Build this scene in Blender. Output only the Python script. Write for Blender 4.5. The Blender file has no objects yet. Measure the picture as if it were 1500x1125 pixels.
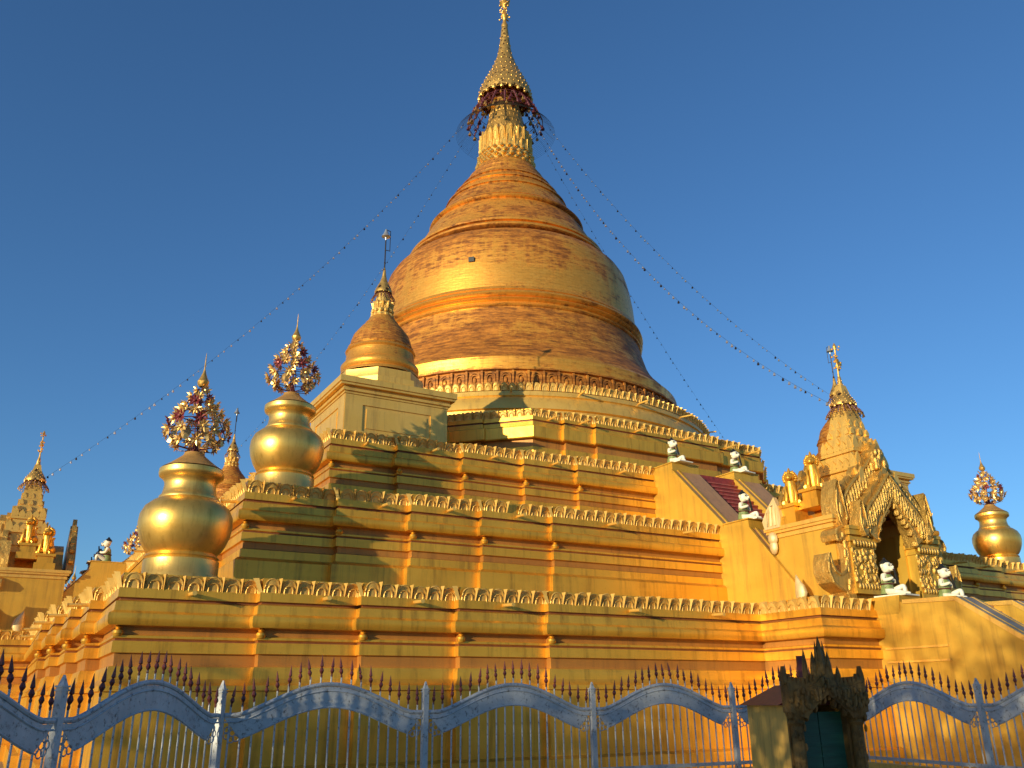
import bpy, bmesh, math, random
from math import sin, cos, pi, radians as RAD, sqrt, atan2, hypot
from mathutils import Vector, Matrix
random.seed(7)
scene = bpy.context.scene
col = scene.collection

# ------------------------------------------------------------------ camera
EYE = 1.65
FPX, PITCH, ROLL = 1262.5, RAD(20.204), RAD(-0.578)
Fv = Vector((0, cos(PITCH), sin(PITCH))); Rv = Vector((1, 0, 0)); Uv = Vector((0, -sin(PITCH), cos(PITCH)))
R2 = Rv * cos(ROLL) + Uv * sin(ROLL); U2 = Uv * cos(ROLL) - Rv * sin(ROLL)
cam_d = bpy.data.cameras.new('camera'); cam = bpy.data.objects.new('camera', cam_d); col.objects.link(cam)
cam_d.sensor_width = 36; cam_d.lens = FPX / 1500 * 36; cam_d.clip_start = 0.1; cam_d.clip_end = 4000
cam.matrix_world = Matrix(((R2.x, U2.x, -Fv.x, 0), (R2.y, U2.y, -Fv.y, 0), (R2.z, U2.z, -Fv.z, EYE), (0, 0, 0, 1)))
scene.camera = cam
# ------------------------------------------------------------------ light
SUN_EL = RAD(8.8)
SX, SY = -0.625, -0.781                      # compass direction the sun stands in (behind the camera, to the left)
w = bpy.data.worlds.new('World'); scene.world = w; w.use_nodes = True
nt = w.node_tree; bg = nt.nodes['Background']
sky = nt.nodes.new('ShaderNodeTexSky'); sky.sky_type = 'NISHITA'; sky.sun_disc = False
sky.sun_elevation = SUN_EL; sky.sun_rotation = atan2(SX, SY)
sky.air_density = 1.0; sky.dust_density = 0.15; sky.ozone_density = 4.9; sky.altitude = 0
nt.links.new(sky.outputs[0], bg.inputs[0]); bg.inputs[1].default_value = 0.137
sd = bpy.data.lights.new('sun', 'SUN'); sd.energy = 4.1; sd.angle = RAD(0.5); sd.color = (1.0, 0.86, 0.55)
sun = bpy.data.objects.new('sun', sd); col.objects.link(sun)
sdir = Vector((SX * cos(SUN_EL), SY * cos(SUN_EL), sin(SUN_EL)))
sun.rotation_euler = sdir.to_track_quat('Z', 'Y').to_euler()
scene.view_settings.view_transform = 'Standard'; scene.view_settings.look = 'None'
scene.view_settings.exposure = 0.42; scene.view_settings.gamma = 1

# ------------------------------------------------------------------ frames
CX, CY, PHI, GZ = -0.308, 56.0, RAD(29.809), -0.5
PM = Matrix.Translation((CX, CY, 0)) @ Matrix.Rotation(PHI, 4, 'Z')   # pagoda frame: x along the front, -y outwards


def face_m(k, u, v, z, rot=0.0):
    """k quarter turns of the front face; u along it, v out of it."""
    return PM @ Matrix.Rotation(k * pi / 2, 4, 'Z') @ Matrix.Translation((u, -v, z)) @ Matrix.Rotation(rot, 4, 'Z')


# ------------------------------------------------------------------ mesh helper
class MB:
    def __init__(s): s.v = []; s.f = []
    def add(s, vs, fs):
        n = len(s.v); s.v += [tuple(p) for p in vs]; s.f += [tuple(i + n for i in f) for f in fs]; return s
    def box(s, x0, x1, y0, y1, z0, z1):
        return s.add([(x0, y0, z0), (x1, y0, z0), (x1, y1, z0), (x0, y1, z0), (x0, y0, z1), (x1, y0, z1), (x1, y1, z1), (x0, y1, z1)],
                     [(0, 3, 2, 1), (4, 5, 6, 7), (0, 1, 5, 4), (1, 2, 6, 5), (2, 3, 7, 6), (3, 0, 4, 7)])
    def loft(s, rings, closed=True, cap0=False, cap1=False):
        n = len(rings[0]); vs = [p for r in rings for p in r]; fs = []
        m = n if closed else n - 1
        for i in range(len(rings) - 1):
            for j in range(m):
                a = i * n + j; b = i * n + (j + 1) % n
                fs.append((a, b, b + n, a + n))
        if cap0: fs.append(tuple(range(n - 1, -1, -1)))
        if cap1: fs.append(tuple((len(rings) - 1) * n + j for j in range(n)))
        return s.add(vs, fs)
    def lathe(s, prof, seg=32, c=(0, 0), cap0=False, cap1=False):
        return s.loft([[(c[0] + r * cos(2 * pi * j / seg), c[1] + r * sin(2 * pi * j / seg), z) for j in range(seg)] for r, z in prof], True, cap0, cap1)
    def tube(s, pts, r, seg=6, cap=True):
        pts = [Vector(p) for p in pts]; rs = r if isinstance(r, (list, tuple)) else [r] * len(pts); rings = []
        for i, p in enumerate(pts):
            d = (pts[min(i + 1, len(pts) - 1)] - pts[max(i - 1, 0)]).normalized()
            a = d.cross(Vector((0, 0, 1))) if abs(d.z) < .95 else d.cross(Vector((1, 0, 0)))
            a.normalize(); b = d.cross(a)
            rings.append([p + (a * cos(2 * pi * k / seg) + b * sin(2 * pi * k / seg)) * rs[i] for k in range(seg)])
        return s.loft(rings, True, cap, cap)
    def prism(s, poly, fn, d0, d1):
        n = len(poly)
        return s.add([fn(a, b, d0) for a, b in poly] + [fn(a, b, d1) for a, b in poly],
                     [tuple(range(n)), tuple(range(2 * n - 1, n - 1, -1))] + [(i, i + n, (i + 1) % n + n, (i + 1) % n) for i in range(n)])
    def ball(s, c, r, seg=10, ring=6):
        r = r if isinstance(r, (list, tuple)) else (r, r, r)
        rings = []
        for i in range(ring + 1):
            t = pi * i / ring; rr = max(sin(t), 1e-3)
            rings.append([(c[0] + r[0] * rr * cos(2 * pi * j / seg), c[1] + r[1] * rr * sin(2 * pi * j / seg), c[2] - r[2] * cos(t)) for j in range(seg)])
        return s.loft(rings, True, True, True)
    def torus(s, c, R, r, seg=40, sub=6, tilt=None):
        rings = []
        for i in range(seg + 1):
            t = 2 * pi * i / seg
            rings.append([(c[0] + (R + r * cos(2 * pi * k / sub)) * cos(t), c[1] + (R + r * cos(2 * pi * k / sub)) * sin(t), c[2] + r * sin(2 * pi * k / sub)) for k in range(sub)])
        return s.loft(rings, True)
    def merge(s, o, m=None):
        vs = [tuple(m @ Vector(p)) for p in o.v] if m is not None else o.v
        return s.add(vs, o.f)
    def build(s, name, mat, parent=None, o=(0, 0, 0), smooth=35):
        me = bpy.data.meshes.new(name)
        me.from_pydata([(p[0] - o[0], p[1] - o[1], p[2] - o[2]) for p in s.v], [], s.f)
        bm = bmesh.new(); bm.from_mesh(me); bmesh.ops.recalc_face_normals(bm, faces=bm.faces[:]); bm.to_mesh(me); bm.free()
        if smooth:
            me.shade_smooth(); me.set_sharp_from_angle(angle=RAD(smooth))
        me.materials.append(mat)
        ob = bpy.data.objects.new(name, me); col.objects.link(ob)
        if parent: ob.parent = parent
        return ob


def tag(o, label=None, cat=None, group=None, kind=None):
    if label: o['label'] = label
    if cat: o['category'] = cat
    if group: o['group'] = group
    if kind: o['kind'] = kind
    return o


def thing(name, mw, label, cat, group=None):
    o = bpy.data.objects.new(name, None); col.objects.link(o); o.matrix_world = mw; o.empty_display_size = .3
    return tag(o, label, cat, group)


def copy_tree(o, mw, label, group=None):
    r = o.copy(); col.objects.link(r); r.matrix_world = mw; r['label'] = label
    if group: r['group'] = group
    def rec(src, dst):
        for ch in list(src.children):
            c = ch.copy(); col.objects.link(c); c.parent = dst; c.matrix_parent_inverse = ch.matrix_parent_inverse
            rec(ch, c)
    rec(o, r); return r


def inst(src, parent, mloc, name=None):
    c = src.copy(); col.objects.link(c); c.parent = parent; c.matrix_local = mloc
    return c


# ------------------------------------------------------------------ materials
class NT:
    def __init__(s, name):
        s.m = bpy.data.materials.new(name); s.m.use_nodes = True; s.t = s.m.node_tree; s.b = s.t.nodes['Principled BSDF']
    def n(s, typ, **kw):
        o = s.t.nodes.new('ShaderNode' + typ)
        for k, v in kw.items(): setattr(o, k, v)
        return o
    def l(s, a, b): s.t.links.new(a, b)
    def noise(s, vec, scale, detail=4, rough=.6):
        o = s.n('TexNoise'); o.inputs['Scale'].default_value = scale; o.inputs['Detail'].default_value = detail; o.inputs['Roughness'].default_value = rough
        if vec is not None: s.l(vec, o.inputs['Vector'])
        return o.outputs['Fac']
    def ramp(s, fac, stops):
        o = s.n('ValToRGB'); e = o.color_ramp.elements
        while len(e) < len(stops): e.new(.5)
        for el, (p, c) in zip(e, stops): el.position = p; el.color = (*c, 1) if len(c) == 3 else c
        s.l(fac, o.inputs[0]); return o.outputs[0]
    def mix(s, fac, a, b, typ='MIX'):
        o = s.n('Mix'); o.data_type = 'RGBA'; o.blend_type = typ
        for sock, val in ((o.inputs[0], fac), (o.inputs[6], a), (o.inputs[7], b)):
            if isinstance(val, (int, float)): sock.default_value = val
            elif isinstance(val, tuple): sock.default_value = (*val, 1)
            else: s.l(val, sock)
        return o.outputs[2]
    def math(s, op, a, b=0.0):
        o = s.n('Math'); o.operation = op
        for sock, val in ((o.inputs[0], a), (o.inputs[1], b)):
            if isinstance(val, (int, float)): sock.default_value = val
            else: s.l(val, sock)
        return o.outputs[0]
    def coord(s, out='Object', scale=(1, 1, 1)):
        c = s.n('TexCoord'); m = s.n('Mapping'); m.inputs['Scale'].default_value = scale
        s.l(c.outputs[out], m.inputs[0]); return m.outputs[0]
    def bump(s, h, strength=.3, dist=.02):
        o = s.n('Bump'); o.inputs['Strength'].default_value = strength; o.inputs['Distance'].default_value = dist
        s.l(h, o.inputs['Height']); s.l(o.outputs[0], s.b.inputs['Normal'])
    def set(s, col=None, metal=0, rough=.5, spec=.5):
        if col is not None:
            if isinstance(col, tuple): s.b.inputs['Base Color'].default_value = (*col, 1)
            else: s.l(col, s.b.inputs['Base Color'])
        if isinstance(metal, (int, float)): s.b.inputs['Metallic'].default_value = metal
        else: s.l(metal, s.b.inputs['Metallic'])
        if isinstance(rough, (int, float)): s.b.inputs['Roughness'].default_value = rough
        else: s.l(rough, s.b.inputs['Roughness'])
        s.b.inputs['Specular IOR Level'].default_value = spec
        return s


def gold(name, a, b, dirt, metal=.45, rough=.42, sc=1.0, streak=True, bump=.25):
    n = NT(name); v = n.coord('Object'); big = n.noise(v, .55 * sc, 5, .6)
    c = n.mix(n.ramp(big, [(.35, (0, 0, 0)), (.68, (1, 1, 1))]), a, b)
    if streak:
        vs = n.coord('Object', (2.2, 2.2, .16)); st = n.noise(vs, 1.6 * sc, 6, .7)
        f = n.ramp(st, [(.50, (0, 0, 0)), (.72, (.75, .75, .75))]); c = n.mix(f, c, dirt)
        vh = n.coord('Object', (.25, .25, 3.0)); sh = n.noise(vh, 1.2, 4, .6)
        c = n.mix(n.ramp(sh, [(.5, (0, 0, 0)), (.8, (.45, .45, .45))]), c, b)
    spots = n.noise(v, 9 * sc, 6, .75); c = n.mix(n.ramp(spots, [(.60, (0, 0, 0)), (.74, (.5, .5, .5))]), c, dirt)
    fine = n.noise(v, 26 * sc, 3, .6)
    r = n.math('ADD', n.math('MULTIPLY', big, .22), rough - .1)
    n.set(c, metal, r); n.bump(n.math('ADD', n.math('ADD', n.math('MULTIPLY', n.noise(v, 2.2 * sc, 3, .5), 2.0), fine), n.math('MULTIPLY', n.noise(v, .7 * sc, 2, .5), 5.0)), bump, .014)
    return n.m


def flat(name, c, metal=0, rough=.5, var=.25, sc=6, bump=.15):
    n = NT(name); v = n.coord('Object'); f = n.noise(v, sc, 5, .65)
    d = tuple(x * (1 - var) for x in c); e = tuple(min(1, x * (1 + var)) for x in c)
    n.set(n.ramp(f, [(.3, d), (.7, e)]), metal, rough); n.bump(f, bump, .01); return n.m


M = {}
M['wall'] = gold('gold_wall_paint', (.75, .37, .038), (.87, .475, .058), (.28, .13, .022), .60, .35)
M['rail'] = gold('gold_petal_paint', (.70, .43, .10), (.80, .52, .15), (.30, .19, .05), .45, .50, 2.0, False)
M['recess'] = gold('brown_recess', (.42, .17, .03), (.50, .22, .04), (.22, .10, .03), .3, .5)  # browner tone for the recessed bands of the terraces
M['line'] = flat('red_brown_line', (.20, .06, .015), .1, .6)
M['pale'] = gold('pale_gold_paint', (.80, .47, .09), (.85, .53, .13), (.46, .26, .07), .5, .40)
M['urn'] = gold('gold_urn_paint', (.84, .49, .10), (.92, .58, .16), (.48, .25, .05), .82, .36, 1.2, True, .2)
M['carve'] = gold('carved_gilding', (.78, .46, .10), (.60, .36, .09), (.14, .10, .04), .7, .36, 4.0, True, .8)
M['stair'] = gold('stair_gold_paint', (.62, .355, .045), (.72, .43, .06), (.36, .20, .04), .4, .46)
M['coping'] = gold('pink_brown_coping', (.40, .21, .10), (.46, .25, .12), (.28, .15, .08), .1, .6)
M['red'] = flat('red_step_paint', (.24, .030, .022), 0, .5, .35)
M['rednose'] = flat('pale_red_nosing', (.36, .085, .06), 0, .5, .3)  # paler red strip along each tread edge
M['rust'] = flat('red_brown_spear_paint', (.14, .030, .025), .1, .45, .5, 18)
M['maroon'] = flat('maroon_paint', (.10, .018, .022), .1, .45, .4, 12)
M['dark'] = flat('dark_iron', (.03, .022, .018), .4, .5, .4, 10)
M['brass'] = flat('aged_brass', (.72, .40, .10), .75, .42, .45, 14)
n = NT('pierced_gilding'); v = n.coord('Object'); vo = n.n('TexVoronoi'); vo.inputs['Scale'].default_value = 3.2; n.l(v, vo.inputs['Vector'])
n.set(n.mix(n.ramp(vo.outputs['Distance'], [(.20, (0, 0, 0)), (.34, (1, 1, 1))]), (.07, .03, .015), n.ramp(n.noise(v, 5, 4), [(.3, (.60, .32, .07)), (.7, (.86, .52, .14))])), .75, .38); n.bump(vo.outputs['Distance'], .5, .05); M['pierced'] = n.m
M['bead'] = flat('silver_bells', (.75, .70, .62), .8, .3, .15)
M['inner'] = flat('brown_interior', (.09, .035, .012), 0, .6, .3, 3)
M['cream'] = gold('worn_cream_gilding', (.72, .52, .24), (.78, .60, .32), (.35, .24, .10), .3, .45, 4)
M['white'] = flat('cream_statue_paint', (.80, .74, .58), 0, .5, .12, 14)
M['green'] = flat('green_robe_paint', (.20, .25, .085), 0, .55, .4, 10)
M['black'] = flat('black_paint', (.015, .014, .013), 0, .45, .3, 10)
M['petalw'] = flat('gilded_flower', (.74, .46, .15), .65, .36, .3, 20)
M['petalr'] = flat('red_flower', (.20, .03, .03), .3, .4, .35, 20)
M['steel'] = flat('steel_bell', (.55, .56, .55), .7, .35, .2)
n = NT('fence_paint'); v = n.coord('Object'); f = n.noise(v, 14, 6, .75)
c = n.ramp(n.noise(v, 3, 4), [(.3, (.40, .41, .42)), (.7, (.56, .565, .57))])
n.set(n.mix(n.ramp(f, [(.54, (0, 0, 0)), (.66, (.85, .85, .85))]), c, (.085, .07, .06)), .1, .5); n.bump(f, .3, .006); M['fence'] = n.m
n = NT('cut_metal_scroll'); v = n.coord('Object'); n.set((.36, .37, .39), .1, .5); M['scroll'] = n.m
M['shrine'] = gold('shaded_gilt_shrine', (.27, .155, .04), (.13, .075, .022), (.012, .010, .006), .45, .45, 6, True, .9)  # dark gilt, with the shade over the shrine put into its colour
M['shrinewall'] = gold('shrine_yellow_wall', (.80, .48, .10), (.72, .42, .09), (.25, .14, .05), 0, .6, 2)
n = NT('green_shutter'); v = n.coord('Object'); n.set(n.ramp(n.noise(n.coord('Object', (1, 1, 10)), 3, 4), [(.3, (.006, .05, .035)), (.7, (.010, .085, .055))]), 0, .45); M['shutter'] = n.m
M['leaf'] = flat('leaf', (.06, .10, .025), 0, .5, .4, 3)
M['bark'] = flat('bark', (.12, .085, .06), 0, .8, .3, 5, .5)
n = NT('courtyard_paving'); v = n.coord('Object'); br = n.n('TexBrick'); br.inputs['Scale'].default_value = .8; n.l(v, br.inputs['Vector'])
br.inputs['Color1'].default_value = (.32, .25, .18, 1); br.inputs['Color2'].default_value = (.27, .21, .15, 1); br.inputs['Mortar'].default_value = (.14, .11, .08, 1)
br.inputs['Mortar Size'].default_value = .012
n.set(n.mix(n.ramp(n.noise(v, .6, 6), [(.4, (0, 0, 0)), (.75, (.6, .6, .6))]), br.outputs[0], (.18, .14, .10)), 0, .7); M['paving'] = n.m


def bell_mat(name, R, plate, worn, bandseed, sc=1.0, zb=None):
    """gold plates laid round a bell, rubbed brown in horizontal courses"""
    n = NT(name); tc = n.n('TexCoord'); sp = n.n('SeparateXYZ'); n.l(tc.outputs['Object'], sp.inputs[0])
    ang = n.math('ARCTAN2', sp.outputs[1], sp.outputs[0])
    cb = n.n('CombineXYZ'); n.l(n.math('MULTIPLY', ang, R), cb.inputs[0]); n.l(sp.outputs[2], cb.inputs[1])
    def mp(sx, sy, ox=0):
        m = n.n('Mapping'); m.inputs['Scale'].default_value = (sx, sy, 1); m.inputs['Location'].default_value = (ox, bandseed, 0)
        n.l(cb.outputs[0], m.inputs[0]); return m.outputs[0]
    br = n.n('TexBrick'); n.l(cb.outputs[0], br.inputs['Vector']); br.inputs['Scale'].default_value = 1 / plate
    br.inputs['Mortar Size'].default_value = .03; br.inputs['Color1'].default_value = (.35, .35, .35, 1); br.inputs['Color2'].default_value = (.75, .75, .75, 1)
    br.inputs['Mortar'].default_value = (0, 0, 0, 1); br.inputs['Brick Width'].default_value = .8; br.inputs['Row Height'].default_value = .35
    def rp01(x, a, b): return n.ramp(x, [(a, (0, 0, 0)), (b, (1, 1, 1))])
    band = rp01(n.noise(mp(.05 * sc, .55 * sc), 1.0, 3, .55), .36, .64)
    drip = rp01(n.noise(mp(1.6 * sc, .22 * sc, 5), 1.0, 5, .7), .4, .62)
    patch = rp01(n.noise(mp(.16 * sc, .45 * sc, 7), 1.0, 6, .65), .40, .60)
    scr = rp01(n.noise(mp(.7 * sc, 3.6 * sc, 3), 1.0, 6, .75), .38, .62)
    fine = rp01(n.noise(mp(2.6 * sc, 8.0 * sc, 9), 1.0, 4, .7), .44, .62)
    wear = n.math('ADD', n.math('MULTIPLY', band, .35), n.math('MULTIPLY', patch, .60))
    wear = n.math('ADD', wear, n.math('MULTIPLY', scr, .42)); wear = n.math('ADD', wear, n.math('MULTIPLY', drip, .36))
    wear = n.math('ADD', wear, n.math('MULTIPLY', br.outputs[0], .2))
    if zb:
        zf = n.math('DIVIDE', n.math('SUBTRACT', sp.outputs[2], zb[0]), zb[1] - zb[0])
        rp = n.ramp(zf, [(p_, (q_, q_, q_)) for p_, q_ in zb[2]])
        wear = n.math('ADD', wear, n.math('MULTIPLY', n.math('SUBTRACT', rp, .5), 1.0))
    wf = rp01(n.math('ADD', n.math('MULTIPLY', wear, .5), worn * .5), .36, .66)
    g = n.mix(br.outputs[0], (.80, .35, .05), (.94, .47, .085))
    c = n.mix(wf, g, n.mix(scr, (.58, .22, .035), (.22, .072, .014)))
    c = n.mix(n.math('MULTIPLY', n.math('MULTIPLY', fine, scr), n.math('ADD', n.math('MULTIPLY', wf, .65), .22)), c, (.10, .042, .016))
    c = n.mix(n.math('MULTIPLY', n.math('MULTIPLY', drip, patch), n.math('MULTIPLY', fine, .45)), c, (.16, .075, .03))
    n.set(c, n.math('SUBTRACT', .66, n.math('MULTIPLY', wf, .50)), n.math('ADD', .40, n.math('MULTIPLY', wf, .2)))
    n.bump(n.math('ADD', n.math('MULTIPLY', br.outputs[0], .8), scr), .16, .03)
    n.b.inputs['Specular IOR Level'].default_value = .25
    return n.m


_z = lambda z: (z + .5 - 18.0) / (40.0 - 18.0)
M['bell'] = bell_mat('worn_gilded_bell', 9, .55, .20, 3.1, 1.0, (18.0, 40.0, [(0, .85), (_z(18.9), .8), (_z(19.05), .2), (_z(19.95), .25), (_z(20.1), .75), (_z(23.6), .78), (_z(24.1), .1), (_z(25.4), .12), (_z(27.6), .22), (_z(28.6), .62), (_z(29.6), .95), (_z(30.5), .8), (_z(30.7), .2), (_z(31.4), .25), (_z(32.5), .6), (_z(34), .35), (_z(37), .55), (1, .4)]))
M['sbell'] = bell_mat('worn_gilded_small_bell', 1.4, .2, .04, 1.7, 4.0, (3.4, 6.6, [(0, .1), (.32, .2), (.42, .3), (.5, .85), (.7, .8), (1, .35)]))
M['sbellr'] = bell_mat('reddish_gilded_small_bell', 1.4, .2, .30, 5.2, 4.0)


# ================================================================== SETTING
g = MB(); g.add([(-1500, -1500, GZ), (1500, -1500, GZ), (1500, 1500, GZ), (-1500, 1500, GZ)], [(0, 1, 2, 3)])
tag(g.build('ground', M['paving'], smooth=0), kind='structure')

# ================================================================== PAGODA
pagoda = thing('pagoda', PM @ Matrix.Translation((0, 0, GZ)), 'towering golden pagoda with a brown-streaked bell dome on stepped terraces', 'pagoda')
PO = (0, 0, GZ)


def plan_of(front):
    pts = []
    for k in range(4):
        c, s = cos(k * pi / 2), sin(k * pi / 2)
        for u, v_ in front: pts.append((u * c + v_ * s, u * s - v_ * c))
    return pts


def offs(pl, d):
    n = len(pl); out = []
    for i in range(n):
        p0, p1, p2 = pl[i - 1], pl[i], pl[(i + 1) % n]
        e1 = Vector((p1[0] - p0[0], p1[1] - p0[1])).normalized(); e2 = Vector((p2[0] - p1[0], p2[1] - p1[1])).normalized()
        n1 = Vector((e1.y, -e1.x)); n2 = Vector((e2.y, -e2.x)); q = (n1 + n2) / (1 + n1.dot(n2)) * d
        out.append((p1[0] + q.x, p1[1] + q.y))
    return out


def petal(w, h, lean=.10):
    """one lotus petal of a rail with its dart, foot at the origin, x along the rail, -y outwards"""
    m = MB(); nx, nz = 4, 5
    def hw(t): return w * .43 * (1 - .08 * t) * sqrt(max(0.0, 1 - max(0.0, (t - .5) / .5) ** 2))
    def yy(t, s_): return -(.015 + lean * t ** 1.3 + .02 * (1 - s_ * s_))
    m.loft([[(hw(j / nz * .97) * (2 * i / nx - 1), yy(j / nz, 2 * i / nx - 1), h * j / nz) for i in range(nx + 1)] for j in range(nz + 1)], False)
    for k, rr in ((.97, .022), (.60, .018)):                       # raised arch lines
        pts = []
        for q_ in range(11):
            t = 1 - abs(q_ - 5) / 5; t = 1 - (1 - t) ** 1.7; sg = -1 if q_ < 5 else 1
            pts.append((sg * hw(t * .995) * k, yy(t * k, k) - .012 - (.012 if k < .8 else 0), h * t * k))
        m.tube(pts, rr, 4, False)
    a = .028
    m.loft([[(w / 2 - a, .02, 0), (w / 2, -.07, 0), (w / 2 + a, .02, 0)],
            [(w / 2 - a * .8, .0 - lean * .7, h * .7), (w / 2, -.12 - lean * .6, h * .7), (w / 2 + a * .8, 0 - lean * .7, h * .7)],
            [(w / 2 - a * 1.9, -lean, h), (w / 2, -.15 - lean, h), (w / 2 + a * 1.9, -lean, h)]], True, False, True)
    return m


def frieze(pl, z, h, pitch, skip=None, miss=.008):
    m = MB(); n = len(pl)
    for i in range(n):
        a = Vector(pl[i]); b = Vector(pl[(i + 1) % n]); L = (b - a).length
        if L < .12: continue
        k = max(1, round(L / pitch)); wd = L / k; ang = atan2(b.y - a.y, b.x - a.x)
        pm = petal(wd, h * random.uniform(.97, 1.03))
        for q in range(k):
            c = a + (b - a) * ((q + .5) / k)
            if (skip and skip(c.x, c.y)) or random.random() < miss: continue
            sz_ = random.uniform(.90, 1.06)
            mt = Matrix.Translation((c.x, c.y, z)) @ Matrix.Rotation(ang + random.uniform(-.05, .05), 4, 'Z') @ Matrix.Rotation(random.gauss(0, .035), 4, 'X') @ Matrix.Diagonal((1, 1, sz_, 1))
            m.merge(pm, mt)
    return m


def in_stair(lim_v, u0=-3.1, u1=2.0):
    def f(x, y):
        for k in range(4):
            c, s = cos(-k * pi / 2), sin(-k * pi / 2); X, Y = x * c - y * s, x * s + y * c
            if -Y > lim_v and u0 < X < u1: return True
        return False
    return f


# moulding profile below the rail: (offset, drop below the rail top)
PROF = [(-.02, -.03), (.0, 0), (.0, .0), (.0, .36), (.07, .37), (.07, .60), (.0, .62), (.0, .66), (.10, .70), (.12, .92), (.17, .95), (.235, .99), (.25, 1.08), (.235, 1.22), (.20, 1.27), (-.04, 1.28),
        (-.05, 1.30), (-.05, 1.47), (.05, 1.50), (.05, 1.56), (.0, 1.58), (.0, 1.62), (.045, 1.63), (.045, 1.90), (-.04, 1.92), (-.05, 2.06)]


def terrace(name, front, ztop, zbot, low, pitch=.45, skip=None, prof=PROF, back=1.2, ph=.40):
    pl = plan_of(front); m = MB(); rings = []
    rings.append([(x, y, ztop - .10) for x, y in offs(pl, -back)])
    rings.append([(x, y, ztop - .10) for x, y in offs(pl, -.14)])
    rings.append([(x, y, ztop - .02) for x, y in offs(pl, -.14)])
    for d, dz in prof[2:] + low:
        rings.append([(x, y, max(ztop - dz, zbot)) for x, y in offs(pl, d)])
    m.loft(rings, True, True, True)
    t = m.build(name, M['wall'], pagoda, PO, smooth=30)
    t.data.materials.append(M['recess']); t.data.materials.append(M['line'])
    n_ = len(pl); zs = [a for a in (prof[2:] + low)]
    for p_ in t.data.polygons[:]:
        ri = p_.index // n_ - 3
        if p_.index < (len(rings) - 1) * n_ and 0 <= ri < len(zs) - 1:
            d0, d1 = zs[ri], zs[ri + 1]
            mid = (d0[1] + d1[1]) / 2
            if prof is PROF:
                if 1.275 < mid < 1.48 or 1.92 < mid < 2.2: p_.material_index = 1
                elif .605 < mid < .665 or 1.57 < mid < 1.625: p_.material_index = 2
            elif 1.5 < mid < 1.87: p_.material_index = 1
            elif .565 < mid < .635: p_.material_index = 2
    frieze(pl, ztop - .40, ph, pitch, skip).build('petal_rail', M['rail'], t, PO)
    return t, pl


F1 = [(-25.2, 25.2), (-21.85, 25.2), (-21.85, 25.55), (-19.2, 25.55), (-19.2, 25.85), (-16.4, 25.85), (-16.4, 26.12), (-13.55, 26.12), (-13.55, 26.36),
      (-5.0, 26.36), (-5.0, 29.0), (4.1, 29.0), (4.1, 26.36), (13.55, 26.36), (13.55, 26.12), (16.4, 26.12), (16.4, 25.85), (19.2, 25.85), (19.2, 25.55), (21.85, 25.55), (21.85, 25.2)]
low1 = [(-.05, 2.20), (.06, 2.22), (.09, 2.34), (.09, 2.50), (.16, 2.62), (.22, 2.66), (.22, 2.78), (.14, 2.80), (.14, 4.55), (.34, 4.62), (.36, 5.3)]
t1, pl1 = terrace('lower_terrace', F1, 4.74, GZ, low1, .45, in_stair(28.5, -2.6, 1.8), back=6.0)
F2 = [(-21.65, 21.65), (-18.75, 21.65), (-18.75, 21.98), (-16.3, 21.98), (-16.3, 22.26), (-13.75, 22.26), (-13.75, 22.50), (-11.0, 22.50), (-11.0, 22.7),
      (11.0, 22.7), (11.0, 22.50), (13.75, 22.50), (13.75, 22.26), (16.3, 22.26), (16.3, 21.98), (18.75, 21.98), (18.75, 21.65)]
low2 = [(-.05, 2.10), (.02, 2.14), (.02, 2.38), (.12, 2.42), (.2, 2.5), (.2, 3.7)]
t2, pl2 = terrace('middle_terrace', F2, 8.25, 4.6, low2, .45, in_stair(21.5), back=6.0)
F3 = [(-17.83, 17.83), (-15.2, 17.83), (-15.2, 18.13), (-12.45, 18.13), (-12.45, 18.40), (-9.75, 18.40), (-9.75, 18.64), (-7.2, 18.64), (-7.2, 18.85),
      (7.2, 18.85), (7.2, 18.64), (9.75, 18.64), (9.75, 18.40), (12.45, 18.40), (12.45, 18.13), (15.2, 18.13), (15.2, 17.83)]
t3, pl3 = terrace('upper_terrace', F3, 11.55, 8.1, low2, .42, in_stair(17.5), back=7.0)
s7, s15 = 7.3, 15.3
F4 = [(-7.3, 15.3), (-5.6, 15.3), (-5.6, 15.5), (-3.9, 15.5), (-3.9, 15.7), (3.9, 15.7), (3.9, 15.5), (5.6, 15.5), (5.6, 15.3), (7.3, 15.3)]
q = sqrt(.5)
def dg(t, o): return (7.3 + 8.0 * t + o * q, 15.3 - 8.0 * t + o * q)
F4 += [dg(.22, 0), dg(.22, .16), dg(.38, .16), dg(.38, .30), dg(.62, .30), dg(.62, .16), dg(.78, .16), dg(.78, 0)]
prof4 = [(-.02, -.03), (0, 0), (0, 0), (0, .36), (.06, .37), (.06, .56), (0, .58), (0, .63), (.08, .66), (.10, .86), (.2, .92), (.2, 1.45), (.16, 1.5), (-.06, 1.51), (-.06, 1.85), (.05, 1.9), (.05, 2.3), (0, 2.32), (0, 2.6), (.1, 2.65), (.12, 3.5)]
t4, pl4 = terrace('octagonal_terrace', F4, 14.8, 11.4, [], .42, None, prof4, 4.0, .38)


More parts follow.
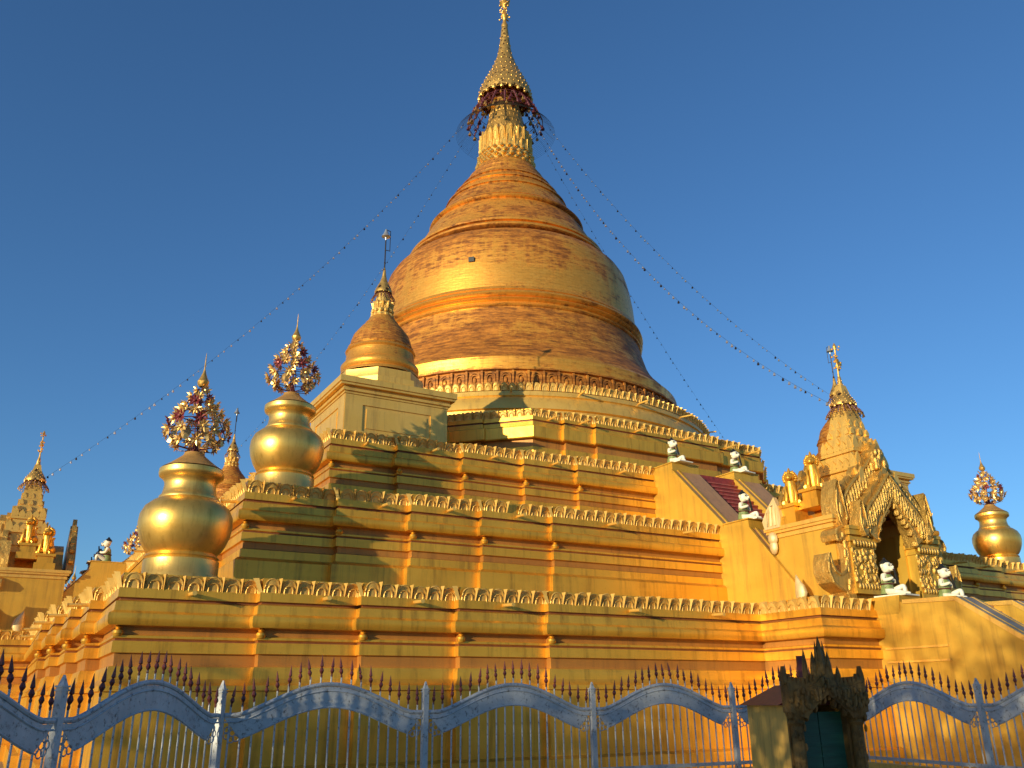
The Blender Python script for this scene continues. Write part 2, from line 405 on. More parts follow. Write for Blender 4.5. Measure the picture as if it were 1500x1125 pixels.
def spouts(parent, front_v, ztop, us, L=.55, sides=(0, 3)):
    """small rain spouts under the rail; the left side is the quarter turn -1"""
    for k in sides:
        for i, u in enumerate(us):
            b = MB(); b.tube([(0, .1, 0), (0, -L, -.03)], .05, 8); b.tube([(0, -L, -.03), (0, -L - .01, -.03)], [.062, .062], 8)
            o = b.build('waterspout', M['pale'], parent) if (k == sides[0] and i == 0) else inst(spouts.p, parent, Matrix())
            if k == sides[0] and i == 0: spouts.p = o
            o.matrix_local = Matrix.Translation((0, 0, -GZ)) @ Matrix.Rotation(k * pi / 2, 4, 'Z') @ Matrix.Translation((u, -front_v(u), ztop - .46)) @ Matrix.Rotation(random.uniform(-.06, .06), 4, 'Z')


def fv(front):
    def f(u):
        for (a, b), (c, d) in zip(front, front[1:]):
            if abs(b - d) < 1e-6 and min(a, c) <= u <= max(a, c): return b + .05
        return front[0][1]
    return f


spouts(t1, fv(F1), 4.74, [-23.6, -20.2, -17.7, -15.0, -10.6, -7.2, 8, 12, 15, 18, 21.5])
spouts(t2, fv(F2), 8.25, [-20.2, -17.3, -15.0, -12.4, -8.6, -5.0, 6, 9, 12.4, 15, 18, 20.5])
spouts(t3, fv(F3), 11.55, [-16.5, -13.8, -11.2, -8.4, -5.0, 5, 8.4, 11.2, 14, 16.5])
spouts(t4, fv(F4[:10]), 14.8, [-6.4, -4.7, -1.5, 1.6, 4.7, 6.6], .8)


def bosses(parent, front, ztop):
    """round stops where the mouldings turn at the redents"""
    b = MB(); b.lathe([(.02, -.02), (.10, .0), (.135, .07), (.12, .13), (.06, .17), (.09, .20), (.07, .235), (.01, .25)], 10)
    k0 = None
    for k in (0, 3):
        for i in range(1, len(front) - 1):
            (a0, b0), (a1, b1) = front[i], front[i + 1]
            if abs(a0 - a1) > 1e-6 or abs(b0 - b1) > .6: continue
            u, v_ = a0, max(b0, b1)
            o = b.build('corner_boss', M['wall'], parent) if k0 is None else inst(k0, parent, Matrix())
            if k0 is None: k0 = o
            o.matrix_local = Matrix.Translation((0, 0, -GZ)) @ Matrix.Rotation(k * pi / 2, 4, 'Z') @ Matrix.Translation((u + (.05 if u < 0 else -.05), -v_ - .02, ztop - 1.52))
        u, v_ = front[0]
        o = inst(k0, parent, Matrix()); o.matrix_local = Matrix.Translation((0, 0, -GZ)) @ Matrix.Rotation(k * pi / 2, 4, 'Z') @ Matrix.Translation((u + .05, -v_ - .01, ztop - 1.52))


bosses(t1, F1, 4.74); bosses(t2, F2, 8.25); bosses(t3, F3, 11.55)

# round drum above the octagon
m = MB(); m.lathe([(9, 17.3), (13.0, 17.4), (13.05, 17.1), (13.12, 17.05), (13.18, 16.8), (13.08, 16.76), (13.2, 16.6), (13.35, 16.3), (13.42, 16.0), (13.25, 15.96), (13.25, 15.8), (13.5, 15.72), (13.6, 15.3), (13.62, 14.5)], 160)
rt = m.build('round_terrace', M['pale'], pagoda, PO)
circ = [(13.08 * cos(2 * pi * i / 190), 13.08 * sin(2 * pi * i / 190)) for i in range(190)]
frieze(circ, 17.1, .42, .43, None, 0).build('petal_rail', M['rail'], rt, PO)
for i in range(22):
    a = 2 * pi * i / 22 + .07
    o = inst(spouts.p, rt, Matrix.Translation((0, 0, -GZ)) @ Matrix.Rotation(a, 4, 'Z') @ Matrix.Translation((0, -13.1, 17.02)))
# niche band under the bell
m = MB(); m.lathe([(12.2, 17.3), (12.0, 17.8), (11.72, 17.9), (11.72, 18.02), (11.52, 18.05), (11.42, 18.85), (11.6, 18.9), (11.62, 19.05), (11.3, 19.1)], 160)
NB = 84; nich = MB()
for (aw, ah, prj) in ((.30, .72, .07), (.21, .58, .05)):
    pts = []
    for j in range(9):
        t = pi * j / 8; pts.append((aw * cos(t), ah - aw * .9 + aw * .9 * sin(t)))
    pts = [(aw, 0)] + pts + [(-aw, 0)]
    inn = [(x * .72, z * .88) for x, z in pts]
    one = MB(); rows = [[(x, 0, z) for x, z in pts], [(x, -prj * (1.0 if aw > .25 else 1.3), z) for x, z in pts], [(x, -prj * (1.0 if aw > .25 else 1.3), z) for x, z in inn], [(x, 0, z) for x, z in inn]]
    one.loft(rows, False); nich.merge(one)
nich.box(.345, .465, -.09, .02, .0, .78); nich.ball((0, -.04, .22), (.11, .08, .2), 8, 5)
for i in range(NB):
    m.merge(nich, Matrix.Rotation(2 * pi * i / NB, 4, 'Z') @ Matrix.Translation((0, -11.48, 18.06)))
m.build('niche_band', M['bell'], pagoda, PO)
# the bell
bellp = [(11.3, 19.08), (11.36, 19.3), (11.38, 19.75), (11.2, 19.9), (11.12, 19.93), (10.95, 20.2), (10.4, 20.8), (9.98, 21.4), (9.65, 22.1), (9.42, 22.9), (9.25, 23.5), (9.18, 23.86), (9.28, 23.9), (9.32, 23.98), (9.2, 24.06), (9.16, 24.2),
         (9.32, 24.26), (9.40, 24.36), (9.30, 24.46), (9.14, 24.5), (9.32, 24.55), (9.44, 24.7), (9.40, 24.84), (9.24, 24.94), (9.06, 24.97), (9.18, 25.06), (9.12, 25.25), (9.02, 25.3), (8.97, 26.0), (8.9, 27.0), (8.76, 28.0), (8.62, 28.7), (8.5, 29.15),
         (8.24, 29.6), (7.86, 30.0), (7.35, 30.3), (7.02, 30.36), (6.95, 30.5), (7.22, 30.54), (7.36, 30.64), (7.36, 30.76), (7.2, 30.9), (6.98, 30.94), (6.94, 31.05), (7.14, 31.1), (7.12, 31.26), (6.8, 31.36), (6.62, 31.7), (6.2, 32.5), (5.8, 33.25), (5.44, 33.78),
         (5.60, 33.82), (5.68, 33.95), (5.54, 34.1), (5.30, 34.14), (5.46, 34.2), (5.32, 34.38), (5.15, 34.45), (4.75, 35.15), (4.45, 35.7), (4.56, 35.74), (4.5, 35.9), (4.3, 35.95), (3.95, 36.55), (4.05, 36.58), (3.98, 36.75), (3.75, 36.85), (3.5, 37.25),
         (3.6, 37.29), (3.5, 37.45), (3.2, 37.75), (3.2, 37.85), (3.08, 37.95), (2.85, 38.35), (2.86, 38.42), (2.75, 38.52), (2.55, 38.85), (2.4, 39.1), (2.2, 39.3)]
m = MB(); m.lathe(bellp, 160)
bell = m.build('bell_dome', M['bell'], pagoda, PO, smooth=50)
m = MB(); m.box(-.18, .18, -.06, .5, -.16, .16)
o = m.build('repair_hole', M['black'], bell); az = -0.23
o.matrix_local = Matrix.Translation((0, 0, -GZ)) @ Matrix.Rotation(RAD(-29.8) - .24, 4, 'Z') @ Matrix.Translation((0, -8.92, 27.3))
# neck: beads and standing petals
m = MB(); m.lathe([(2.2, 39.2), (2.28, 39.3), (2.05, 39.45), (1.98, 40.3), (2.0, 41.0)], 48)
for zz, rr, nn, br_ in ((39.42, 2.2, 22, .2), (39.78, 2.12, 22, .2), (40.14, 2.06, 24, .19), (40.5, 2.04, 24, .18)):
    for i in range(nn):
        a = 2 * pi * (i + (.5 if zz in (39.78, 40.5) else 0)) / nn
        m.ball((rr * cos(a), rr * sin(a), zz), (br_, br_, br_ * .85), 8, 5)
m.build('bead_neck', M['urn'], pagoda, PO)
m = MB(); m.lathe([(1.95, 40.5), (1.98, 41.3), (1.9, 42.1), (1.74, 42.4), (1.64, 42.5)], 48)
for ring, (z0, h, rr, nn) in enumerate(((40.55, .95, 1.97, 22), (41.2, 1.25, 1.94, 24))):
    for i in range(nn):
        a = 2 * pi * (i + .5 * ring) / nn; pm = petal(.5, h * random.uniform(.92, 1.05), -.04)
        m.merge(pm, Matrix.Rotation(a, 4, 'Z') @ Matrix.Translation((0, -rr, z0)))
m.build('lotus_neck', M['pale'], pagoda, PO)
m = MB(); m.lathe([(1.66, 42.44), (1.68, 42.52), (1.60, 42.6)], 40); m.build('dark_collar', M['dark'], pagoda, PO)
m = MB(); m.lathe([(1.56, 42.5), (1.5, 43.0), (1.42, 43.5), (1.34, 44.0), (1.24, 44.5), (1.12, 45.1), (.9, 46.5)], 40)
for zz in (42.75, 43.3, 43.85, 44.4):
    for i in range(26):
        a = 2 * pi * (i + .5 * (int(zz * 20) % 2)) / 26; rr = 1.54 - (zz - 42.5) * .16; m.ball((rr * cos(a), rr * sin(a), zz), (.07, .07, .24), 6, 4)
m.build('spire_bud', M['brass'], pagoda, PO)


def umbrella(parent, o, z0, R, H, bells=40, wires=True, root_o=(0, 0, 0)):
    """tiered finial umbrella: pierced canopy, hanging bells, tip"""
    cp = [(1.0, 0), (1.0, .06), (.93, .13), (.80, .22), (.66, .31), (.52, .40), (.39, .50), (.29, .60), (.22, .72), (.17, .84), (.14, .95), (.11, 1.0)]
    m = MB(); seg = 40 if R > 1 else 20
    m.lathe([(r * R, z0 + z * H) for r, z in cp] + [(.02 * R, z0 + 1.0 * H)], seg)
    m.lathe([(r * R * .96, z0 + z * H - .01 * H) for r, z in cp[:7]], seg)
    for k, (r, z) in enumerate(cp[:-2]):                        # rows of little leaves on the canopy
        nn = max(8, int(34 * r)) if R > 1 else max(6, int(16 * r))
        for i in range(nn):
            a = 2 * pi * (i + .5 * (k % 2)) / nn; s = R * .027
            m.ball((r * R * 1.0 * cos(a), r * R * sin(a), z0 + z * H + s * .6), (s * .8, s * .8, s * 1.7), 6, 4)
    for i in range(seg // 2):                                   # scalloped lip
        a = 2 * pi * i / (seg // 2); s = R * .1
        m.ball((R * .98 * cos(a), R * .98 * sin(a), z0 - s * .5), (s * .8, s * .8, s), 6, 4)
    c = m.build('umbrella_canopy', M['pierced'], parent, o, 40)
    m = MB()                                                    # frame with rings and hanging bells
    for k, (rr, dz) in enumerate(((.9, -.10), (.7, -.02), (1.08, -.24), (1.25, -.40), (1.38, -.55))):
        m.torus((0, 0, z0 + dz * H * .55), rr * R, R * .014, 32, 4)
    for i in range(18):
        a = 2 * pi * i / 18; nodes = [(rr * R * cos(a), rr * R * sin(a), z0 + dz * H * .55) for rr, dz in ((.6, 0), (.9, -.10), (1.08, -.24), (1.25, -.40), (1.38, -.55))]
        m.tube(nodes, R * .026, 4)
        for q_ in range(len(nodes) - 1):                         # leaf plates riveted to the struts
            for t_ in (.3, .75):
                p_ = Vector(nodes[q_]).lerp(Vector(nodes[q_ + 1]), t_); sz = R * random.uniform(.03, .055); m.ball(p_, (sz, sz, sz * 1.8), 6, 4)
    SP = ((.9, -.10, 22), (1.08, -.24, 26), (1.25, -.40, 26), (1.38, -.55, 24), (.62, -.10, 12))
    proto = {}
    fm = MB()
    for k, (rr, dz, nn) in enumerate(SP):
        for i in range(nn):
            if random.random() < .15: continue
            a = 2 * pi * (i + random.uniform(-.25, .25)) / nn; z = z0 + dz * H * .55 - R * random.uniform(.02, .12); s = R * random.uniform(.045, .105)
            if R > 1:
                dk = random.random() < .45
                if dk not in proto:
                    b = MB(); b.lathe([(.9, -1.4), (.6, -.5), (.3, 0), (.1, 1)], 6, (0, 0), True, True); proto[dk] = q_ = b.build('hanging_bell', M['maroon' if dk else 'brass'], c)
                else: q_ = inst(proto[dk], c, Matrix())
                q_.matrix_local = Matrix.Translation((rr * R * cos(a) - o[0], rr * R * sin(a) - o[1], z - o[2])) @ Matrix.Scale(s, 4)
            else: fm.lathe([(s * .9, z - s * 1.4), (s * .6, z - s * .5), (s * .3, z), (s * .1, z + s)], 5, (rr * R * cos(a), rr * R * sin(a)), True, True)
    nf = len(m.f); m.merge(fm); uf = m.build('umbrella_frame', M['maroon'], parent, o); uf.data.materials.append(M['brass'])
    for p_ in uf.data.polygons[:]:
        if p_.index >= nf: p_.material_index = 1
    return c


umbrella(pagoda, PO, 46.0, 2.1, 7.3)
m = MB()                                                       # fine wire rings round the umbrella
for k in range(20):
    rr = 2.2 + k * .085; zz = 44.3 - k * .085
    m.torus((0, 0, zz), rr, .008, 64, 4)
for i in range(16):
    a = 2 * pi * i / 16; m.tube([(2.2 * cos(a), 2.2 * sin(a), 44.3), (3.85 * cos(a), 3.85 * sin(a), 42.65)], .009, 4)
m.build('wire_halo', M['dark'], pagoda, PO)
m = MB(); m.lathe([(.24, 53.2), (.28, 53.5), (.18, 53.7), (.13, 54.0), (.22, 54.2), (.33, 54.4), (.22, 54.6), (.1, 54.9), (.1, 55.3), (.3, 55.6), (.42, 55.75), (.28, 55.9), (.1, 56.2), (.09, 57.4), (.2, 57.6), (.02, 58.2)], 14)
for i in range(60):
    a = random.uniform(0, 6.28); z = random.uniform(54.0, 56.6); rr = random.uniform(.2, .45); m.ball((rr * cos(a), rr * sin(a), z), random.uniform(.05, .1), 6, 4)
m.build('spire_tip', M['brass'], pagoda, PO)

# ================================================================== STAIRWAYS
UC = -0.5


def V(a, b, d): return (d, -a, b)          # (v, z) outline extruded along u


def stairway(mw, label):
    s = thing('stairway', mw, label, 'stairway', 'stairways up the terraces')
    o = (UC, -29, GZ)
    up = [(17.2, 11.46), (20.2, 11.46), (20.2, 11.06), (23.0, 8.22), (24.4, 8.18), (24.43, 7.80), (27.0, 4.72), (17.2, 4.72)]
    for side, (u0, u1) in enumerate(((-3.15, -1.62), (.5, 2.05))):
        m = MB(); m.prism(up, V, u0 + .03, u1); p = m.build('parapet', M['stair'], s, o, 20)
        t = MB()
        for (va, za, vb, zb) in ((20.22, 11.06, 22.98, 8.26), (24.45, 7.80, 27.2, 4.5)):
            t.prism([(va, za + .03), (vb, zb + .03), (vb, zb + .004), (va, za + .004)], V, u0 + .06, u1 + .02)
        t.build('coping', M['coping'], p, o, 20)
        t = MB()
        ins = (u0 + .0, u0 + .34) if side == 0 else (u0, u0 + .34)
        for (va, za, vb, zb) in ((20.2, 11.1, 23.05, 8.22), (24.45, 7.84, 27.3, 4.42)):
            for uu in ins: t.prism([(va, za + .07), (vb, zb + .07), (vb, zb - .10), (va, za - .10)], V, uu - .03, uu + .08)
        t.build('trim', M['stair'], p, o, 20)
        for (va, vb, z) in ((17.3, 20.23, 11.46), (23.0, 24.45, 8.2)):
            t = MB(); t.box(u0 - .02, u1 + .03, -vb, -va, z + .002, z + .05); t.build('landing_cap', M['stair'], p, o, 20)
    m = MB(); nose = MB()                        # red steps of the upper flight
    def flight(v0, z0, v1, z1, n, u0, u1):
        for i in range(n):
            va = v0 + (v1 - v0) * i / n; z = z0 + (z1 - z0) * (i + 1) / n
            m.box(u0, u1, -va, -(v1 + (v1 - v0) * .02 - .3), z - (z1 - z0) / n - .01, z)
            nose.box(u0 + .02, u1 - .02, -va - .035, -va + .02, z - .05, z + .006)
    flight(27.1, 4.6, 24.0, 7.85, 14, -1.62, .5)
    m.box(-1.62, .5, -24.1, -22.4, 7.6, 7.86)
    flight(23.0, 7.86, 19.9, 11.0, 14, -1.62, .5)
    m.box(-1.62, .5, -20.2, -18.6, 10.8, 11.1)
    q_ = m.build('red_steps', M['red'], s, o, 0); nose.build('step_nosing', M['rednose'], q_, o, 0); nose = MB()
    # lower flight down from the porch
    lo = [(26.0, 4.72), (26.0, GZ), (38.9, GZ), (38.0, .3), (31.95, 4.50), (29.0, 4.60), (29.0, 4.72)]
    for side, (u0, u1) in enumerate(((-2.38, -1.45), (.55, 1.48))):
        m = MB(); m.prism(lo, V, u0 + .02, u1); p = m.build('lower_parapet', M['stair'], s, o, 20)
        t = MB(); t.prism([(30.1, 4.565), (31.95, 4.503), (38.05, .303), (38.05, .335), (31.95, 4.545), (30.1, 4.605)], V, u0 + .10, u1 - .06)
        t.build('coping', shade_grey, p, o, 20)
        t = MB()
        for uu in (u0 - .03, u1 - .07, u0 + .30):
            t.prism([(30.1, 4.62), (31.97, 4.56), (38.1, .36), (38.05, .2), (31.93, 4.42), (30.1, 4.50)] if uu != u0 + .30 else [(30.1, 4.615), (31.97, 4.555), (38.1, .35), (38.1, .31), (31.93, 4.51), (30.1, 4.57)], V, uu, uu + (.10 if uu != u0 + .30 else .05))
        for zz in (3.13, 2.71): t.prism([(29.2, zz - .03), (31.45, zz - .03), (31.45, zz + .03), (29.2, zz + .03)], V, u0 - .035, u0 + .03)
        t.build('trim', M['pale'], p, o, 20)
        t = MB(); t.loft([[(u0 + .06, -28.98, 4.1), (u1 - .02, -28.98, 4.1), (u1 - .02, -29.85, 4.1), (u0 + .06, -29.85, 4.1)],
                          [(u0 - .02, -28.9, 4.3), (u1 + .03, -28.9, 4.3), (u1 + .03, -29.95, 4.3), (u0 - .02, -29.95, 4.3)],
                          [(u0 - .06, -28.85, 4.78), (u1 + .06, -28.85, 4.78), (u1 + .06, -30.05, 4.78), (u0 - .06, -30.05, 4.78)]], True, True, True)
        t.build('statue_plinth', M['stair'], p, o, 20)
    m = MB(); flight(37.6, GZ, 31.0, 4.45, 24, -1.45, .55); m.box(-1.45, .55, -31.3, -28.9, 4.2, 4.46)
    m.build('lower_steps', M['coping'], s, o, 0)
    # pale flame finials at the foot of the upper flight
    for uu, vv in ((-3.6, 27.0), (2.5, 27.0)):
        t = MB(); t.loft([[(uu + r * cos(a * pi / 4) * .8, -vv + lean + r * sin(a * pi / 4) * 1.6, 4.74 + z) for a in range(8)] for r, z, lean in
                          ((.10, 0, .0), (.13, .15, 0), (.17, .35, -.05), (.13, .6, -.02), (.07, .8, .06), (.01, 1.0, .10))], True, True, True)
        t.build('flame_finial', M['cream'], s, o, 80)
    return s


shade_grey = gold('shaded_coping', (.30, .25, .19), (.34, .28, .21), (.2, .16, .12), .1, .55)  # shade and sky reflection on the lower parapet tops, put into the grey
st = stairway(face_m(0, UC, 29, GZ), 'red-stepped stairway with sloping gold parapets rising past the front porch')
copy_tree(st, face_m(3, UC, 29, GZ), 'stairway seen side-on behind the big left urn, its orange parapet against the sky')

# ================================================================== PORCHES


def figure_skin(name, nodes, edges, mat, parent, o=(0, 0, 0), sub=2):
    me = bpy.data.meshes.new(name + '_skel'); me.from_pydata([n_[0] for n_ in nodes], edges, [])
    ob = bpy.data.objects.new(name + '_skel', me); col.objects.link(ob)
    md = ob.modifiers.new('skin', 'SKIN'); md.use_smooth_shade = True
    if not me.skin_vertices: 
        bm = bmesh.new(); bm.from_mesh(me); bm.verts.layers.skin.verify(); bm.to_mesh(me); bm.free()
    for i, n_ in enumerate(nodes):
        r = n_[1]; me.skin_vertices[0].data[i].radius = (r, r) if not isinstance(r, tuple) else r
    me.skin_vertices[0].data[0].use_root = True
    ss = ob.modifiers.new('sub', 'SUBSURF'); ss.levels = sub; ss.render_levels = sub
    dg_ = bpy.context.evaluated_depsgraph_get(); ev = ob.evaluated_get(dg_)
    res = bpy.data.meshes.new_from_object(ev); bpy.data.objects.remove(ob); bpy.data.meshes.remove(me)
    res.name = name; res.materials.clear(); res.materials.append(mat); res.shade_smooth()
    r = bpy.data.objects.new(name, res); col.objects.link(r)
    if parent: r.parent = parent
    return r


def leafpoly(w, h, lean=0.0):
    return [(-w * .5, 0), (-w * .62, h * .28), (-w * .40 + lean * .4, h * .62), (lean, h), (w * .42 + lean * .4, h * .60), (w * .62, h * .28), (w * .5, 0)]


def Vx(a, b, d): return (a, -d, b)         # (u, z) outline extruded outwards


def ogee(x, half, z0, z1, p=1.6):
    t = min(1, abs(x) / half); return z0 + (z1 - z0) * ((1 - t) ** p * .75 + (1 - t) * .25)


def porch(mw, label):
    s = thing('porch', mw, label, 'porch', 'porches at the head of the lower stairs'); o = (-.4, -27, 4.72)
    c = -.4
    b = MB()
    b.box(c - 2.62, c - 2.2, -28.3, -25.4, 4.72, 7.25); b.box(c + 2.2, c + 2.62, -28.3, -25.4, 4.72, 7.25)
    b.box(c - 2.2, c - 1.0, -28.3, -27.95, 4.72, 7.25); b.box(c + 1.0, c + 2.2, -28.3, -27.95, 4.72, 7.25)
    b.box(c - 2.2, c + 2.2, -25.75, -25.4, 4.72, 7.25)
    b.build('wall', M['stair'], s, o, 0)
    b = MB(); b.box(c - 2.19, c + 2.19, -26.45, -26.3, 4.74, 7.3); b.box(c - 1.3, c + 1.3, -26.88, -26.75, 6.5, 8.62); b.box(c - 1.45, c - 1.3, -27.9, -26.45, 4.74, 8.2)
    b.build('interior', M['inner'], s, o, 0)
    b = MB(); b.box(c + 1.12, c + 1.3, -27.94, -26.46, 4.74, 7.9); b.build('inner_jamb', M['stair'], s, o, 0)
    b = MB()
    for z0, z1, e in ((7.25, 7.36, .06), (7.36, 7.42, .02), (7.42, 7.52, .12), (7.52, 7.66, .18)):
        b.box(c - 2.62 - e, c - 1.06, -28.3 - e, -25.4 + e, z0, z1); b.box(c + 1.06, c + 2.62 + e, -28.3 - e, -25.4 + e, z0, z1); b.box(c - 1.06, c + 1.06, -26.7, -25.4 + e, z0, z1)
    b.build('cornice', M['pale'], s, o, 0)
    # base mouldings
    b = MB(); b.box(c - 2.7, c - 1.0, -28.42, -25.3, 4.722, 4.95); b.box(c + 1.0, c + 2.7, -28.42, -25.3, 4.722, 4.95); b.build('plinth', M['stair'], s, o, 0)
    # columns
    for sg in (-1, 1):
        b = MB(); x0, x1 = sorted((c + sg * 1.12, c + sg * 2.3))
        b.box(x0, x1, -28.66, -28.3, 4.95, 6.72)
        for e, z0, z1 in ((.10, 4.95, 5.12), (.05, 5.12, 5.26), (.05, 6.5, 6.6), (.09, 6.72, 6.86), (.03, 6.86, 6.94), (.14, 6.94, 7.12), (.18, 7.12, 7.24)): b.box(x0 - e, x1 + e, -28.66 - e, -28.3, z0, z1)
        pl_ = b.build('pilaster', M['stair'], s, o, 0)
        b = MB()
        for xx in (x0 + .06, x1 - .06, (x0 + x1) / 2):
            pts = [(xx + .05 * sin(k * 1.3), -28.68, 5.3 + 1.2 * k / 14) for k in range(15)]; b.tube(pts, .045, 5)
        for k in range(54):
            sz = random.uniform(.04, .09); b.ball((random.uniform(x0 + .06, x1 - .06), -28.66, random.uniform(5.28, 6.5)), (sz, sz * 1.1, sz * random.uniform(1, 2.2)), 6, 4)
        for k in range(8): b.ball((x0 + (x1 - x0) * (k + .5) / 8, -28.78, 6.66), (.07, .07, .13), 6, 4); b.ball((x0 + (x1 - x0) * (k + .5) / 8, -28.76, 5.2), (.07, .06, .12), 6, 4)
        b.build('carving', M['carve'], pl_, o, 40)
    # layered gables: (half width, foot, apex, inner half, inner foot, inner apex, v0, v1)
    GO = ((2.3, 7.62), (2.05, 8.35), (1.75, 8.72), (1.2, 9.22), (.6, 9.72), (.25, 10.1), (0, 10.3))
    GI = ((1.72, 7.25), (1.6, 7.7), (1.2, 8.15), (.7, 8.6), (.3, 9.05), (0, 9.35))
    IN = ((1.62, 7.25), (1.45, 7.7), (1.1, 8.0), (.6, 8.35), (.25, 8.7), (0, 8.95))
    AR = ((1.02, 6.75), (.92, 7.2), (.70, 7.55), (.42, 7.85), (.2, 8.1), (0, 8.4))
    def zat(cv, x):
        x = abs(x)
        for (x1, z1), (x0, z0) in zip(cv, cv[1:]):
            if x0 <= x <= x1: return z0 + (z1 - z0) * (x - x0) / max(1e-6, x1 - x0)
        return cv[0][1]
    def arch(cv): return [(c - x, z) for x, z in cv] + [(c + x, z) for x, z in reversed(cv[:-1])]
    for gi, (oc_, ic_, v0, v1, nt_) in enumerate(((GO, IN, 28.0, 28.45, 15), (GI, AR, 28.35, 28.85, 13))):
        b = MB(); b.prism(arch(oc_) + arch(ic_)[::-1], Vx, v0, v1)
        for cv, rr in ((oc_, .06), (ic_, .05)):
            pts = arch(cv); b.tube([(x, -v1 - .01, z - (.05 if cv is oc_ else -.04)) for x, z in pts], rr, 6)
        gb = b.build('gable', M['carve'], s, o, 25)
        b = MB(); H = oc_[0][0]
        for i in range(nt_):                                     # flame leaves standing on the rake
            x = -H * .92 + 1.84 * H * i / (nt_ - 1); z = zat(oc_, x) - .08; sl = -.06 if x > .05 else (.06 if x < -.05 else 0)
            b.prism([(c + x + a_, z + b_) for a_, b_ in leafpoly(.25, .36 + .10 * (i % 2), sl)], Vx, v0 + .12, v1 - .1)
        for i in range(2 * nt_):                                 # long fluted drops down the face
            x = -H * .93 + 1.86 * H * i / (2 * nt_ - 1); zt = zat(oc_, x) - .10; zb_ = max(zat(ic_, x) if abs(x) < ic_[0][0] else ic_[0][1], zt - .95) + .05
            if zt - zb_ < .15: continue
            L_ = (zt - zb_) / 2 * random.uniform(.75, 1.0); rr = random.uniform(.05, .085)
            b.ball((c + x, -v1 - .02, zt - L_), (rr, rr * 1.1, L_), 7, 6)
            b.ball((c + x, -v1 - .06, zt - L_ * random.uniform(.3, 1.6)), (.06, .06, .08), 6, 4)
        hi = ic_[0][0]
        for i in range(15):                                      # cusps hanging under the arch
            x = -hi * .97 + 1.94 * hi * i / 14
            b.ball((c + x, -v1 + .10, zat(ic_, x) - .03 - .05 * (i % 2)), (.085, .16, .13), 6, 4)
        b.build('flame_carving', M['carve'], gb, o, 40)
        for sg in (-1, 1):                                       # upright horn leaf at each foot
            zf = oc_[0][1] - .1; k = 1.0 if gi == 0 else .72
            hp = [(-.10, -.28), (.10, -.34), (.26, -.12), (.34, .25), (.32, .65), (.22, 1.05), (.10, 1.42), (-.02, 1.15), (-.10, .75), (-.16, .35), (-.22, 0)]
            b = MB(); b.prism([(c + sg * (H + .0 + a_ * k), zf + b_ * k) for a_, b_ in hp], Vx, v0 - .1, v1 + .08)
            b.tube([(c + sg * (H + a_ * k * .8 + .01), -v1 - .10, zf + .03 + b_ * k * .92) for a_, b_ in hp], .035, 5)
            b.ball((c + sg * (H + .06), -v1 - .07, zf + .3 * k), (.11, .08, .3 * k), 8, 6)
            b.build('horn', M['carve'], gb, o, 25)
    b = MB(); b.prism(arch(GO[:1] + tuple((x * .98, z - .05) for x, z in GO[1:])), Vx, 25.1, 25.45)
    for i in range(11):
        x = -2.1 + 4.2 * i / 10; b.prism([(c + x + a_, zat(GO, x) - .12 + b_) for a_, b_ in leafpoly(.28, .42)], Vx, 25.18, 25.38)
    b.build('rear_gable', M['carve'], s, o, 25)
    # apex block and saddle roof
    b = MB(); ro = [(-2.2, 7.66), (-1.7, 8.1), (-1.1, 8.55), (-.5, 9.0), (0, 9.2), (.5, 9.0), (1.1, 8.55), (1.7, 8.1), (2.2, 7.66)]
    b.prism([(c + a_, z_) for a_, z_ in ro], Vx, 25.6, 26.72)
    b.prism([(c + a_, z_) for a_, z_ in ro] + [(c + a_ * .9, z_ - .12) for a_, z_ in reversed(ro)], Vx, 26.73, 27.96)
    b.build('roof', M['wall'], s, o, 25)
    b = MB(); b.prism([(c - .36, 9.5), (c + .36, 9.5), (c + .30, 10.2), (c + .16, 10.35), (c, 10.55), (c - .16, 10.35), (c - .30, 10.2)], Vx, 28.02, 28.62)
    for i in range(12): b.ball((c + random.uniform(-.25, .25), -28.64, random.uniform(9.55, 10.25)), (.08, .08, .14), 6, 4)
    b.build('apex_leaf', M['carve'], s, o, 25)
    # square spire tower
    b = MB(); vy = -27.4; cur = 8.7
    for hw, z0, z1 in ((1.0, 8.2, 8.95), (1.12, 8.95, 9.08), (.80, 9.08, 9.6), (.92, 9.6, 9.72), (.66, 9.72, 10.3), (.76, 10.3, 10.42)):
        b.box(c - hw, c + hw, vy - hw, vy + hw, z0, z1)
    b.loft([[(c + sx * hw, vy + sy * hw, z) for sx, sy in ((-1, -1), (1, -1), (1, 1), (-1, 1))] for hw, z in ((.68, 10.42), (.60, 10.75), (.54, 11.0), (.47, 11.4), (.40, 11.8), (.34, 12.1), (.36, 12.15), (.30, 12.2), (.26, 12.6), (.14, 13.2))], True, True, True)
    for hw, z, nn in ((1.10, 9.08, 7), (.90, 9.72, 6), (.75, 10.42, 5)):
        for k in range(4):
            for i in range(nn):
                x = -hw + 2 * hw * (i + .5) / nn; mt = Matrix.Translation((c, vy, 0)) @ Matrix.Rotation(k * pi / 2, 4, 'Z')
                t = MB(); t.prism([(x + a_, z + b_) for a_, b_ in leafpoly(1.7 * hw / nn, .34 if 0 < i < nn - 1 else .5, 0)], lambda a, bb, d: (a, -d, bb), hw - .07, hw + .02)
                b.merge(t, mt)
    for z in (10.7, 11.05, 11.4, 11.8):
        for k in range(4):
            for sx in (-1, 0, 1):
                hw = .62 - (z - 10.7) * .28; mt = Matrix.Translation((c, vy, 0)) @ Matrix.Rotation(k * pi / 2, 4, 'Z')
                t = MB(); t.prism([(sx * hw * .8 + a_, z + b_) for a_, b_ in leafpoly(.16, .26)], lambda a, bb, d: (a, -d, bb), hw - .05, hw + .06); b.merge(t, mt)
    tw = b.build('spire_tower', M['pale'], s, o, 25)
